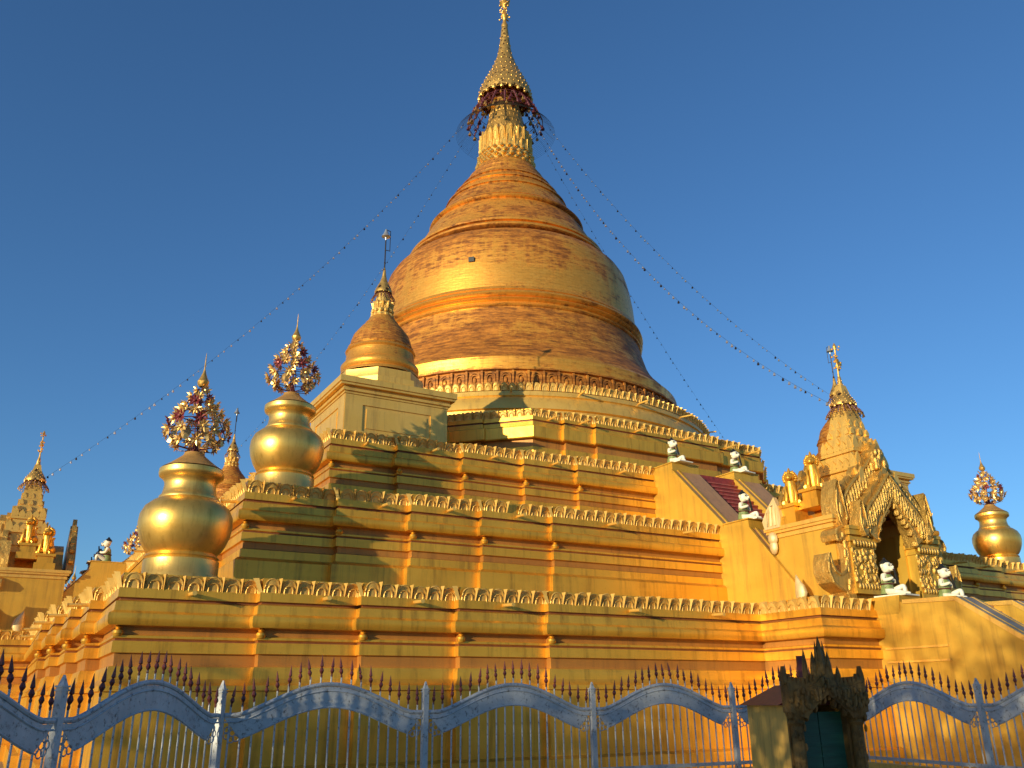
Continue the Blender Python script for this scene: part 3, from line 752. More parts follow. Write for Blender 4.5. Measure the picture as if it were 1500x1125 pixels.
    pf = bpy.data.objects.new('umbrella', None); col.objects.link(pf)
    bpy.data.objects.remove(pf)
    u_o = (o[0] - c, o[1] + 27.4, o[2])
    umbrella(s, u_o, 12.35, .50, 1.25, 10)
    b = MB(); b.lathe([(.05, 13.5), (.03, 13.9), (.03, 14.2), (.10, 14.3), (.03, 14.4), (.03, 14.75), (.08, 14.9), (.01, 15.05)], 8, (c, vy))
    b.box(c - .02, c + .26, vy - .01, vy + .01, 14.1, 14.28)
    for i in range(22): b.ball((c + random.uniform(-.13, .13), vy + random.uniform(-.13, .13), random.uniform(13.9, 14.9)), .045, 6, 4)
    b.build('spire_tip', M['brass'], s, o)
    # big scroll brackets either side of the front
    for sg in (-1, 1):
        sp = [(2.3, 7.2), (2.62, 7.22), (2.9, 7.1), (3.0, 6.9), (2.94, 6.72), (2.80, 6.72), (2.72, 6.82), (2.60, 6.75), (2.54, 6.3), (2.60, 5.95), (2.78, 5.66), (3.02, 5.54), (3.24, 5.66), (3.38, 5.95), (3.42, 6.25), (3.54, 5.95), (3.56, 5.6), (3.42, 5.28), (3.16, 5.10), (2.84, 4.98), (2.70, 4.76), (2.3, 4.76)]
        b = MB(); b.prism([(c + sg * a_, z_) for a_, z_ in sp], Vx, 28.0, 28.62)
        for (a0, z0), (a1, z1) in zip(sp, sp[1:-1]):
            b.tube([(c + sg * (a0 - .05), -28.63, z0), (c + sg * (a1 - .05), -28.63, z1)], .05, 5)
        for i in range(14):
            b.ball((c + sg * random.uniform(2.5, 2.65), -28.62, random.uniform(4.9, 7.0)), (.06, .07, .12), 6, 4)
        b.build('scroll_bracket', M['carve'], s, o, 30)
    # pale flame ornaments on the cornice corners
    for sx, vv in ((-2.75, 25.6),):
        b = MB(); lp = leafpoly(.75, 1.15, .22)
        b.prism([(vv + .1 + a_, 7.6 + b_) for a_, b_ in lp], V, c + sx - .09, c + sx + .09)
        for k in range(3): b.tube([(c + sx + (-.1 if sx < 0 else .1), -(vv + .1 + (k - 1) * .2), 7.7), (c + sx + (-.12 if sx < 0 else .12), -(vv + .16 + (k - 1) * .16), 8.2 + .2 * (k == 1)), (c + sx, -(vv + .3), 8.6)], .05, 5)
        b.ball((c + sx, -vv, 7.25), (.16, .22, .25), 8, 5); b.ball((c + sx, -vv, 6.95), (.13, .18, .3), 8, 5)
        b.build('corner_flame', M['cream'], s, o, 50)
    # gilded lions on stepped pedestals, along each side of the roof
    for sg in (-1, 1):
        for (xx, vv, zz) in ((2.35, 26.4, 7.66), (2.0, 27.2, 8.15)):
            x = c + sg * xx
            b = MB(); b.box(x - .45, x + .45, -vv - .45, -vv + .45, zz, zz + .3); b.box(x - .34, x + .34, -vv - .34, -vv + .34, zz + .3, zz + .62); b.box(x - .42, x + .42, -vv - .42, -vv + .42, zz + .62, zz + .74)
            pd = b.build('pedestal', M['wall'], s, o, 0); zz += .74
            t = MB()
            t.loft([[(rx * cos(2 * pi * k / 12), yo + ry * sin(2 * pi * k / 12), z) for k in range(12)] for z, rx, ry, yo in ((0, .24, .30, .10), (.18, .29, .34, .10), (.42, .25, .28, .04), (.66, .22, .22, -.03), (.84, .20, .20, -.08), (.95, .14, .14, -.10))], True, True, True)
            t.ball((0, -.13, 1.02), (.20, .20, .19), 12, 8); t.ball((0, -.31, .97), (.12, .13, .10), 10, 6); t.ball((0, -.41, 1.0), (.045, .04, .04), 6, 4)
            for k in range(11):
                a = pi * (k / 10) * 1.3 - .15 * pi; t.ball((.22 * cos(a), -.02, 1.02 + .22 * sin(a)), (.075, .12, .075), 7, 5)
            for sx in (-1, 1):
                t.tube([(sx * .15, -.16, .66), (sx * .17, -.30, .36), (sx * .17, -.32, .06), (sx * .17, -.40, .03)], [.10, .08, .075, .07], 8)
                t.ball((sx * .24, .02, .20), (.13, .26, .20), 8, 6); t.tube([(sx * .27, -.08, .06), (sx * .27, -.30, .05)], [.08, .07], 7)
                t.ball((sx * .13, -.10, 1.22), (.045, .04, .08), 6, 4)
            t.tube([(0, .38, .12), (0, .50, .40), (0, .38, .68), (0, .44, .86)], [.06, .055, .05, .07], 7)
            t.lathe([(.09, 1.16), (.07, 1.26), (.02, 1.40)], 8, (0, -.10), True, True)
            li = t.build('lion', M['wall'], pd, (0, 0, 0), 60)
            li.matrix_local = Matrix.Translation((x - o[0], -vv - o[1], zz - o[2])) @ Matrix.Rotation(sg * 1.0, 4, 'Z')
    return s


pc = porch(face_m(0, -.4, 27, 4.72), 'carved golden porch with flame gable over a dark arched doorway')
copy_tree(pc, face_m(3, -.4, 27, 4.72), 'golden porch with slim spire cut off by the left edge of the photo')

# ================================================================== CORNER STUPAS
SG = 'small stupas on the upper terrace corners'


def corner_stupa(mw, label, red=False, hook=1):
    s = thing('small_stupa', mw, label, 'stupa', SG); Z = 11.5
    b = MB(); h = 2.22
    b.box(-h, h, -h, h, 0, 1.82)
    p = b.build('pedestal', M['pale'], s, (0, 0, 0), 0)
    b = MB()
    for k in range(4):
        mt = Matrix.Rotation(k * pi / 2, 4, 'Z'); t = MB()
        t.box(-h - .03, -h + .72, -h - .05, -h - .002, .0, 1.8); t.box(h - .72, h + .03, -h - .05, -h - .002, 0, 1.8)
        t.box(-h + .72, h - .72, -h - .05, -h - .002, 1.42, 1.8); t.box(-h + .72, h - .72, -h - .05, -h - .002, 0, .32)
        t.box(-h + .90, h - .90, -h - .035, -h - .001, .46, 1.28); b.merge(t, mt)
    b.build('panel_frame', M['pale'], p, (0, 0, 0), 0)
    b = MB()
    for e, z0, z1 in ((.08, 1.82, 1.92), (.16, 1.92, 2.0), (.12, 2.0, 2.12), (.30, 2.12, 2.22), (.36, 2.22, 2.46)): b.box(-h - e, h + e, -h - e, h + e, z0, z1)
    b.build('cornice', M['pale'], s, (0, 0, 0), 0)
    b = MB(); oc = lambda r, z: [(r * cos(pi / 8 + pi / 4 * k) / cos(pi / 8), r * sin(pi / 8 + pi / 4 * k) / cos(pi / 8), z) for k in range(8)]
    b.loft([oc(2.3, 2.462), oc(2.3, 2.56), oc(2.1, 2.6), oc(1.98, 2.72), oc(1.98, 2.95), oc(1.82, 2.98), oc(1.78, 3.1), oc(1.78, 3.4), oc(1.7, 3.42)], True, True, True)
    b.build('octagonal_plinth', M['pale'], s, (0, 0, 0), 20)
    P = [(1.74, 15.0), (1.72, 15.1), (1.62, 15.2), (1.70, 15.3), (1.72, 15.45), (1.6, 15.6), (1.52, 15.7), (1.5, 16.0), (1.48, 16.1), (1.55, 16.18), (1.5, 16.28), (1.42, 16.32), (1.46, 16.4), (1.38, 16.5), (1.34, 16.7), (1.24, 17.0), (1.06, 17.25), (.94, 17.4), (.92, 17.44), (.84, 17.5),
         (.76, 17.62), (.75, 17.66), (.67, 17.74), (.6, 17.86), (.59, 17.9), (.5, 18.0)]
    b = MB(); b.lathe([(r, z - Z) for r, z in P], 48); b.build('bell', M['sbellr' if red else 'sbell'], s, (0, 0, 0), 50)
    b = MB(); b.lathe([(.5, 6.45), (.52, 6.5), (.42, 6.6), (.40, 6.9), (.44, 6.95), (.36, 7.05), (.33, 7.4), (.2, 8.0)], 20)
    for zz, rr in ((6.52, .46), (6.75, .44)):
        for i in range(12): b.ball((rr * cos(i * pi / 6), rr * sin(i * pi / 6), zz), .1, 6, 4)
    for i in range(12): b.merge(petal(.2, .34, .0), Matrix.Rotation(i * pi / 6, 4, 'Z') @ Matrix.Translation((0, -.37, 6.85)))
    b.build('lotus_neck', M['rail'], s)
    umbrella(s, (0, 0, 0), 7.72, .40, 1.3, 10)
    b = MB(); b.tube([(0, 0, 8.9), (0, 0, 10.55)], .03, 6); b.ball((0, 0, 9.3), .05, 6, 4)
    b.tube([(0, 0, 9.98), (.22, 0, 9.98)], .018, 5); b.tube([(.22, 0, 9.97), (.22, 0, 11.02)], .018, 5); b.tube([(.23, 0, 11.02), (0, 0, 11.06)], .018, 5)
    b.build('bell_hook', M['dark'], s)
    b = MB(); b.lathe([(.03, 10.5), (.05, 10.62), (.21, 10.68), (.2, 10.72), (.13, 10.82), (.08, 10.95), (.05, 11.06), (.01, 11.1)], 14, (0, 0), True, True); b.build('wind_bell', M['steel'], s)
    return s


HS = 14.95
rotcam = -PHI
corner_stupa(face_m(0, -HS, HS, 11.5), 'small golden stupa on a panelled pedestal, standing before the left of the great bell')
cs = corner_stupa(face_m(1, -HS, HS, 11.5), 'reddish small stupa behind the spire of the front porch', True)
copy_tree(cs, face_m(3, -HS, HS, 11.5), 'distant reddish small stupa between the two golden urns at left', SG)

# ================================================================== URNS AND FLOWER SPRAYS
UG = 'golden urns on the terrace corners'
UP = [(1.06, 0), (1.06, .22), (.98, .30), (.98, .66), (.93, .70), (.97, .75), (.93, .80), (.90, .84), (.98, .92), (1.1, 1.12), (1.2, 1.4), (1.24, 1.66), (1.22, 1.9), (1.12, 2.12), (.94, 2.28), (.80, 2.36), (.80, 2.42), (.74, 2.48), (.71, 2.6), (.69, 2.75), (.71, 2.86), (.78, 2.95), (.86, 3.0), (.88, 3.08), (.87, 3.2), (.80, 3.25), (.62, 3.38), (.42, 3.54), (.30, 3.64), (.27, 3.72), (.05, 3.78)]
SPG = 'gilded flower sprays topping the urns'


def flower(mat, n=8, L=.17, Wd=.075):
    b = MB()
    for i in range(n):
        a = 2 * pi * i / n; t = MB()
        t.add([(0, -.02, .01), (Wd * .5, -.03, L * .55), (0, -.075, L), (-Wd * .5, -.03, L * .55), (0, .0, L * .5)], [(0, 1, 4), (1, 2, 4), (2, 3, 4), (3, 0, 4), (0, 3, 2, 1)])
        b.merge(t, Matrix.Rotation(a, 4, 'Y'))
    b.ball((0, -.04, 0), (.045, .04, .045), 6, 4)
    return b


def make_urn(mw, label):
    s = thing('urn', mw, label, 'urn', UG)
    b = MB(); b.lathe(UP[:-6], 64, (0, 0), True); b.build('pot', M['urn'], s, (0, 0, 0), 45)
    b = MB(); b.lathe([(.83, 3.24)] + UP[-5:], 40, (0, 0), True, True); b.build('lid', M['coping2'], s, (0, 0, 0), 45)
    return s


M['coping2'] = gold('worn_gold_lid', (.62, .36, .10), (.55, .30, .09), (.3, .16, .06), .5, .5, 3)
flo = {}


def make_spray(mw, label):
    s = thing('flower_spray', mw, label, 'flower spray', SPG)
    b = MB(); b.tube([(0, 0, 0), (0, 0, 2.1)], .028, 6); b.lathe([(.12, 0), (.09, .1), (.05, .35)], 8)
    LV = [(.66, .86, 11), (1.02, .78, 12), (1.32, .60, 10), (1.64, .44, 8), (1.94, .30, 7), (2.2, .17, 4)]
    for i in range(6):
        a = 2 * pi * i / 6
        b.tube([(.08 * cos(a), .08 * sin(a), .08), (.5 * cos(a), .5 * sin(a), .12), (.8 * cos(a), .8 * sin(a), .38), (.88 * cos(a), .88 * sin(a), .62), (.8 * cos(a), .8 * sin(a), .86), (.4 * cos(a), .4 * sin(a), 1.45), (.1 * cos(a), .1 * sin(a), 1.95)], .016, 5)
    LV = [(.30, .62, 9)] + [(z * .86, r_, n_) for z, r_, n_ in LV]
    for z, r, nn in LV: b.torus((0, 0, z), r * .95, .014, 24, 4)
    for i in range(6): 
        a = 2 * pi * i / 6; b.tube([(0, 0, .75), (.85 * cos(a), .85 * sin(a), .62)], .012, 4)
    b.build('frame', M['maroon'], s)
    b = MB(); b.lathe([(.10, 2.02), (.15, 2.08), (.17, 2.18), (.10, 2.32), (.05, 2.46), (.02, 2.6), (.012, 2.95), (.004, 3.1)], 10); b.build('finial', M['brass'], s)
    for k, (z, r, nn) in enumerate(LV):
        for i in range(nn):
            a = 2 * pi * (i + .5 * (k % 2)) / nn + random.uniform(-.15, .15); rd = random.random() < .16
            key = ('r' if rd else 'w')
            if key not in flo: flo[key] = flower(M['petalr' if rd else 'petalw']).build('flower', M['petalr' if rd else 'petalw'], s, (0, 0, 0), 0); f_ = flo[key]
            else: f_ = inst(flo[key], s, Matrix())
            sc = random.uniform(1.0, 1.4) * (1 if k < 5 else .8)
            f_.matrix_local = Matrix.Translation((r * cos(a), r * sin(a), z + random.uniform(-.06, .06))) @ Matrix.Rotation(a + pi / 2, 4, 'Z') @ Matrix.Rotation(random.uniform(.0, .5), 4, 'X') @ Matrix.Rotation(random.uniform(0, 1), 4, 'Y') @ Matrix.Scale(sc, 4)
    for i in range(7):                                   # broad gilded leaves round the bowl
        a = 2 * pi * i / 7 + .2
        if 'l' not in flo:
            t = MB(); t.loft([[(-w_, -.04 * (i_ % 3) + .02, z_), (0, -.07, z_), (w_, 0.02, z_)] for i_, (w_, z_) in enumerate(((.02, 0), (.11, .12), (.14, .24), (.10, .36), (.01, .48)))], False)
            flo['l'] = t.build('leaf', M['petalw'], s); f_ = flo['l']
        else: f_ = inst(flo['l'], s, Matrix())
        f_.matrix_local = Matrix.Translation((.72 * cos(a), .72 * sin(a), .22)) @ Matrix.Rotation(a + pi / 2, 4, 'Z') @ Matrix.Rotation(-.35, 4, 'X')
    return s


u = make_urn(face_m(0, -23.65, 23.65, 4.64), 'largest golden urn, on the near corner of the lowest terrace')
copy_tree(u, face_m(0, -20.1, 20.1, 8.15), 'golden urn on the second terrace corner, just left of the panelled pedestal')
copy_tree(u, face_m(0, 20.1, 20.1, 8.15), 'golden urn on the terrace at the right edge of the photo')
copy_tree(u, face_m(3, -20.1, 20.1, 8.15), 'golden urn hidden behind the left stairway, below the flower spray beside the cream statue')
copy_tree(u, face_m(3, -23.65, 23.65, 4.64), 'golden urn in the gap between the left porch and the left stairway')
sp0 = make_spray(face_m(0, -23.65, 23.65, 8.36, .3), 'largest gilded flower spray, on the nearest golden urn')
copy_tree(sp0, face_m(0, -20.1, 20.1, 11.87, 1.2), 'gilded flower spray on the urn left of the panelled pedestal')
copy_tree(sp0, face_m(0, 20.1, 20.1, 11.87, 2.2), 'gilded flower spray on the urn at the right edge')
copy_tree(sp0, face_m(3, -20.1, 20.1, 11.87, .8), 'small distant flower spray beside the seated statue left of the big urn')
copy_tree(sp0, face_m(3, -23.65, 23.65, 8.36, 1.8), 'small distant flower spray in the gap right of the left porch')

# ================================================================== GUARDIAN STATUES
STG = 'seated guardian statues on the stair parapets'


def statue(mw, label, head=0.0):
    s = thing('guardian_statue', mw, label, 'statue', STG)
    N = [((0, .08, .24), .17), ((0, .06, .48), .15), ((0, .03, .68), .17), ((0, .02, .80), .075),
         ((.19, .03, .70), .085), ((.29, -.05, .50), .07), ((.14, -.24, .50), .055), ((.05, -.27, .55), .05),
         ((-.19, .03, .70), .085), ((-.30, -.05, .52), .07), ((-.15, -.22, .58), .055), ((-.06, -.25, .62), .05),
         ((.13, -.02, .17), .12), ((.22, -.42, .36), .095), ((.20, -.44, .10), .07), ((.20, -.62, .05), .055),
         ((-.14, -.02, .15), .12), ((-.30, -.44, .13), .09), ((-.10, -.62, .07), .065), ((.02, -.74, .06), .05)]
    E_ = [(0, 1), (1, 2), (2, 3), (2, 4), (4, 5), (5, 6), (6, 7), (2, 8), (8, 9), (9, 10), (10, 11), (0, 12), (12, 13), (13, 14), (14, 15), (0, 16), (16, 17), (17, 18), (18, 19)]
    figure_skin('body', N, E_, M['white'], s)
    h = MB(); rings = []
    for z, rx, ry, yo in ((.80, .08, .08, 0), (.84, .13, .13, -.02), (.90, .17, .17, -.03), (.98, .185, .18, -.02), (1.05, .185, .18, 0), (1.12, .16, .16, .01), (1.18, .10, .10, .02), (1.21, .03, .03, .02)):
        rings.append([(rx * cos(2 * pi * k / 16), yo + ry * sin(2 * pi * k / 16), z) for k in range(16)])
    h.loft(rings, True, True, True)
    h.ball((0, -.20, .90), (.10, .08, .065), 10, 6)            # muzzle
    h.ball((0, -.24, .97), (.04, .05, .045), 8, 5)             # nose
    for sg in (-1, 1):
        h.prism([(sg * .17, .95), (sg * .215, .96), (sg * .225, 1.07), (sg * .18, 1.08)], lambda a, b, d: (a, d, b), -.02, .05)
        h.ball((sg * .085, -.155, 1.07), (.06, .04, .025), 8, 4)   # brows
    hd = h.build('head', M['white'], s); hd.rotation_euler[2] = head
    e = MB()
    for sg in (-1, 1): e.ball((sg * .075, -.172, 1.02), (.035, .022, .025), 8, 5)
    e.ball((0, -.275, .885), (.07, .012, .012), 8, 4)
    e.build('eyes', M['black'], hd)
    e = MB(); e.loft([[(rx * cos(2 * pi * k / 14), yo + ry * sin(2 * pi * k / 14), z) for k in range(14)] for z, rx, ry, yo in ((1.085, .188, .178, .03), (1.14, .168, .165, .03), (1.20, .11, .11, .03), (1.26, .05, .05, .03), (1.30, .04, .04, .03))], True, True, True)
    e.build('hair', M['black'], hd)
    e = MB(); e.ball((0, -.272, .872), (.075, .02, .022), 8, 4); e.build('mouth', M['maroon'], hd)
    t = MB(); t.loft([[(rx * cos(2 * pi * k / 16), yo + ry * sin(2 * pi * k / 16), z) for k in range(16)] for z, rx, ry, yo in ((.10, .26, .24, .06), (.22, .24, .22, .06), (.40, .19, .185, .06), (.56, .185, .18, .05), (.68, .20, .175, .035), (.735, .17, .14, .03))], True, True, True)
    t.build('tunic', M['green'], s)
    t = MB(); t.torus((0, .02, .77), .115, .03, 16, 6); t.build('collar', M['maroon'], s)
    t = MB(); t.torus((0, .055, .42), .20, .025, 18, 6); t.build('sash', M['maroon'], s)
    t = MB(); t.tube([(.06, -.30, .42), (-.12, -.36, .84)], [.05, .03], 8); t.build('club', M['black'], s)
    t = MB(); t.box(-.42, .40, -.80, .34, -.02, .03); t.build('base', M['white'], s, (0, 0, 0), 0)
    return s


s0 = statue(face_m(0, -1.95, 29.35, 4.80, .1), 'white-faced seated guardian in green at the left side of the porch doorway')
copy_tree(s0, face_m(0, 1.1, 29.35, 4.80, 0), 'green-robed guardian right of the porch, facing away from the dark doorway')
copy_tree(s0, face_m(0, -2.6, 19.7, 11.53, .1), 'small white guardian at the very top of the stairs, on the left parapet')
copy_tree(s0, face_m(0, 1.25, 19.6, 11.53, .15), 'small white guardian at the very top of the stairs, on the right parapet')
copy_tree(s0, face_m(0, -2.6, 23.75, 8.25, .2), 'white guardian halfway up the parapet beside the red steps')
copy_tree(s0, face_m(0, 1.3, 23.75, 8.25, .2), 'guardian mostly hidden by the rear corner of the front porch')
copy_tree(s0, face_m(3, 1.25, 23.75, 8.25, 0), 'cream guardian atop the left stairway beside the big urn')
copy_tree(s0, face_m(3, -2.6, 23.75, 8.25, 0), 'guardian in shadow on the left stairway, left of the cream one')

# ================================================================== BELL STRINGS
SRG = 'strings of little bells hung from the pagoda spire'


def string(a, b, sag, label, n):
    a = PM @ Vector(a); b = PM @ Vector(b); pts = []
    for i in range(41):
        t = i / 40; p = a.lerp(b, t); p.z -= sag * 4 * t * (1 - t); pts.append(p)
    s = thing('bell_string', Matrix.Translation(a), label, 'bell string', SRG)
    m = MB(); m.tube([p - a for p in pts], .0055, 4); nw = len(m.f)
    for i in range(n):
        t = (i + .5 + random.uniform(-.3, .3)) / n; p = a.lerp(b, t); p.z -= sag * 4 * t * (1 - t); p = p - a; r = random.uniform(.04, .07)
        m.lathe([(r, p.z - r * 2.2), (r * .8, p.z - r), (r * .3, p.z - .01), (.01, p.z)], 6, (p.x, p.y), True, True)
    o = m.build('belled_wire', M['dark'], s); o.data.materials.append(M['bead'])
    for p_ in o.data.polygons[:]:
        if p_.index >= nw and ((p_.index - nw) // 20) % 4: p_.material_index = 1


def tip(k, h, z):
    p = Matrix.Rotation(k * pi / 2, 4, 'Z') @ Vector((-h, -h, z)); return p


def rim(q): 
    d = Vector((q.x, q.y, 0)).normalized() * 3.4; return (d.x, d.y, 42.9)


pr = Matrix.Rotation(3 * pi / 2, 4, 'Z') @ Vector((-.4, -27.4, 12.2)); string(rim(pr), pr, 2.0, 'bell string running down the left sky to the left porch spire', 78)
pr = tip(3, HS, 19.0); string(rim(pr), pr, 1.7, 'bell string ending at the distant stupa between the left urns', 60)
pr = tip(1, HS, 19.0); string(rim(pr), pr, 2.0, 'upper bell string crossing the right sky, ending at the reddish stupa', 60)
pr = Vector((-.4, -27.4, 12.2)); string(rim(pr), pr, 3.2, 'bell string close along the right of the bell down to the front porch spire', 78)
pr = Matrix.Rotation(pi / 2, 4, 'Z') @ Vector((-.4, -27.4, 12.2)); string(rim(pr), pr, 1.6, 'short dark bell string disappearing behind the right side of the dome', 70)

# ================================================================== FENCE
FU = 10.0
Pp = [(-.548, .67), (-.496, 1.0), (-.421, 1.315), (-.147, 1.5), (.141, 1.68), (.43, 1.82), (.72, 1.97), (.838, 1.66), (.955, 1.35)]
Pp = [(x * FU, y * FU) for x, y in Pp]
ZB, ZL, ZA, ZP = EYE - 1.16, 1.50, 1.92, 1.97


def bay(parent, p, q, np_):
    p = Vector(p); q = Vector(q); d = (q - p); L = d.length; a = atan2(d.y, d.x); N = 36
    R = Matrix.Translation((p.x, p.y, 0)) @ Matrix.Rotation(a, 4, 'Z')
    def top(s): 
        t = min(1, max(0, (s / L - .07) / .86)); return ZL + (ZA - ZL) * (sin(pi * t) ** 1.35 if 0 < t < 1 else 0)
    loc = parent.matrix_world.inverted() @ R
    m = MB(); x0, x1 = .06, L - .06
    pts = [(x0 + (x1 - x0) * i / N) for i in range(N + 1)]
    up = [(x, top(x) - .035) for x in pts]; lowr = [(x, top(x) - .34 + (.10 if abs(x / L - .5) > .42 else 0)) for x in reversed(pts[2:-2])]
    m.prism(up + lowr, lambda x, z, d_: (x, d_, z), -.012, .012)
    o = m.build('arched_band', M['fence'], parent, (0, 0, 0), 0); o.matrix_local = loc
    m = MB(); m.tube([(x, 0, top(x)) for x in pts], .032, 8); m.tube([(x, -.015, top(x) - .095) for x in pts], .012, 5); m.tube([(x, -.012, top(x) - .33) for x in pts[3:-3]], .014, 5)
    o = m.build('top_rail', M['fence'], parent); o.matrix_local = loc
    m = MB()
    for e in (.20, L - .20):
        for i in range(7):
            aa = 2 * pi * i / 7; cx, cz = e + (.0), ZL - .24
            m.torus((0, 0, 0), .05, .008, 10, 4) if False else None
            t = MB(); t.torus((0, 0, 0), .045, .009, 12, 4)
            m.merge(t, Matrix.Translation((cx + .085 * cos(aa), 0, cz + .085 * sin(aa))) @ Matrix.Rotation(pi / 2, 4, 'X'))
    o = m.build('scrollwork', M['scroll'], parent); o.matrix_local = loc
    m = MB(); m.box(.05, L - .05, -.018, .018, ZB - .03, ZB + .03); o = m.build('bottom_rail', M['fence'], parent, (0, 0, 0), 0); o.matrix_local = loc
    for i in range(np_):
        s = L * (i + .5 + .35) / (np_ + .7); zt = top(s)
        m = MB(); m.tube([(0, 0, GZ + .9), (0, 0, zt + .14)], .0135, 6); b = m.build('picket', M['fence'], parent)
        b.matrix_local = loc @ Matrix.Translation((s, 0, 0))
        if bay.head is None:
            h = MB(); h.lathe([(.011, .0), (.018, .03), (.012, .055), (.024, .075), (.034, .10), (.022, .135), (.013, .15), (.027, .165), (.02, .21), (.002, .32)], 8, (0, 0), True, True)
            hd = h.build('spearhead', M['rust'], b); bay.head = hd
        else: hd = inst(bay.head, b, Matrix())
        hd.matrix_local = Matrix.Translation((random.uniform(-.004, .004), 0, zt + .10)) @ Matrix.Rotation(random.gauss(0, .06), 4, 'Y') @ Matrix.Rotation(random.gauss(0, .05), 4, 'X') @ Matrix.Scale(random.uniform(.9, 1.08), 4)


bay.head = None


def post(parent, p, a):
    m = MB(); h = .045
    m.box(-h, h, -h, h, GZ + .9, ZP - .14); m.loft([[(-h, -h, ZP - .14), (h, -h, ZP - .14), (h, h, ZP - .14), (-h, h, ZP - .14)], [(-.008, -.008, ZP), (.008, -.008, ZP), (.008, .008, ZP), (-.008, .008, ZP)]], True, False, True)
    for zz in (ZP - .17, ZP - .13): m.box(-h - .012, h + .012, -h - .012, h + .012, zz, zz + .018)
    o = m.build('post', M['fence'], parent, (0, 0, 0), 0); o.matrix_local = parent.matrix_world.inverted() @ Matrix.Translation((p[0], p[1], 0)) @ Matrix.Rotation(a, 4, 'Z')


def fence(ids, label, last=True, first=True):
    p0 = Pp[ids[0]]; s = thing('iron_fence', Matrix.Translation((p0[0], p0[1], GZ)), label, 'fence', 'grey arched fence runs in front of the pagoda')
    bpy.context.view_layer.update()
    for i, j in zip(ids, ids[1:]): bay(s, Pp[i], Pp[j], 19)
    for n_, i in enumerate(ids):
        if (n_ == 0 and not first) or (n_ == len(ids) - 1 and not last): continue
        k = min(n_, len(ids) - 2); a = atan2(Pp[ids[k + 1]][1] - Pp[ids[k]][1], Pp[ids[k + 1]][0] - Pp[ids[k]][0]); post(s, Pp[i], a)
    m = MB()
    for i, j in zip(ids, ids[1:]):
        a = Vector(Pp[i]); b = Vector(Pp[j]); d = (b - a).normalized(); nn = Vector((-d.y, d.x)) * .12
        m.loft([[(a.x - nn.x, a.y - nn.y, z), (b.x - nn.x, b.y - nn.y, z), (b.x + nn.x, b.y + nn.y, z), (a.x + nn.x, a.y + nn.y, z)] for z in (GZ, GZ + .9)], True, True, True)
    o = m.build('kerb_wall', M['shrinewall'], s, (0, 0, 0), 0); o.matrix_local = s.matrix_world.inverted()
    return s


fence([0, 1, 2], 'spear-topped grey fence run at the left edge, nearest the camera')
fence([2, 3, 4, 5, 6], 'long run of spear-topped grey fence with four arches across the middle', True, False)
fence([6, 7, 8], 'spear-topped grey fence run right of the dark shrine', True, False)

# ================================================================== SHRINE
SHM = Matrix.Translation((4.68, 14.6, GZ)) @ Matrix.Rotation(RAD(14), 4, 'Z')
sh = thing('shrine', SHM, 'dark carved spirit shrine with a green door in front of the fence', 'shrine')
ZS = 1.45 - GZ      # eaves height in the shrine's own frame
b = MB(); b.box(-.78, -.55, -.35, 1.1, 0, 2.05); b.box(.55, .78, -.15, 1.1, 0, 2.05); b.box(-.55, .55, .95, 1.1, 0, 2.05); b.box(-.55, .55, -.35, .95, 0, .5); b.build('wall', M['shrinewall'], sh, (0, 0, 0), 0)
b = MB(); b.prism([(-.92, 2.05), (.92, 2.05), (0, 2.36)], lambda a, z, d: (a, d, z), -.28, 1.2); b.build('roof', M['maroon'], sh, (0, 0, 0), 0)
b = MB(); b.box(.52, .80, -.36, -.16, 0, 2.04); b.box(-.80, -.52, -.40, -.36, 0, 2.04); b.build('door_jamb', M['shrine'], sh, (0, 0, 0), 0)
b = MB(); b.box(-.52, -.01, -.2, -.16, .5, 1.95); b.box(.01, .52, -.2, -.16, .5, 1.95)
for i in range(9): b.box(-.52, .52, -.215, -.2, .55 + i * .15, .565 + i * .15)
b.build('door', M['shutter'], sh, (0, 0, 0), 0)
for x in (-.66, .66):
    b = MB(); b.lathe([(.17, 0), (.17, .3), (.13, .4), (.12, 1.75), (.16, 1.8), (.13, 1.84), (.18, 1.9), (.2, 2.0)], 12, (x, -.45), True, True)
    for i in range(26): b.ball((x + random.uniform(-.12, .12), -.45 - random.uniform(.05, .14), random.uniform(.3, 2.0)), (.035, .03, .06), 6, 4)
    b.build('pillar', M['shrine'], sh)
N = 20; H = .86; out = [(-H + 2 * H * i / N, 2.28 + .10 * abs(-1 + 2 * i / N) ** 2 + .22 * max(0, 1 - abs(-1 + 2 * i / N) * 2.4)) for i in range(N + 1)]
inn = [(.5 - 1.0 * i / N, 1.86 + .34 * (1 - abs(1 - 2 * i / N)) ** .8) for i in range(N + 1)]
b = MB(); b.prism([(-H, 1.95)] + out + [(H, 1.95), (.5, 1.86)] + inn + [(-.5, 1.86)], lambda a, z, d: (a, d, z), -.62, -.36); gb = b.build('gable', M['shrine'], sh, (0, 0, 0), 20)
b = MB()
for i in range(19):
    x = -H + 2 * H * i / 18; e = abs(x) / H; hh = .13 + .14 * max(0, e - .85) / .15 + .1 * (1 - e); z = 2.28 + .10 * e * e + .22 * max(0, 1 - e * 2.4) - .03
    b.prism([(x + a_, z + b_) for a_, b_ in leafpoly(.085, hh, 0)], lambda a, z_, d: (a, d, z_), -.56, -.44)
for i in range(120):
    x = random.uniform(-H, H); e = abs(x) / H; zo = 2.26 + .2 * max(0, 1 - e * 2.4); zi = 1.97 + .3 * max(0, 1 - abs(x) / .5); sz = random.uniform(.02, .05)
    b.ball((x, -.63, random.uniform(min(zi, zo), zo)), (sz, sz, sz * 1.3), 6, 4)
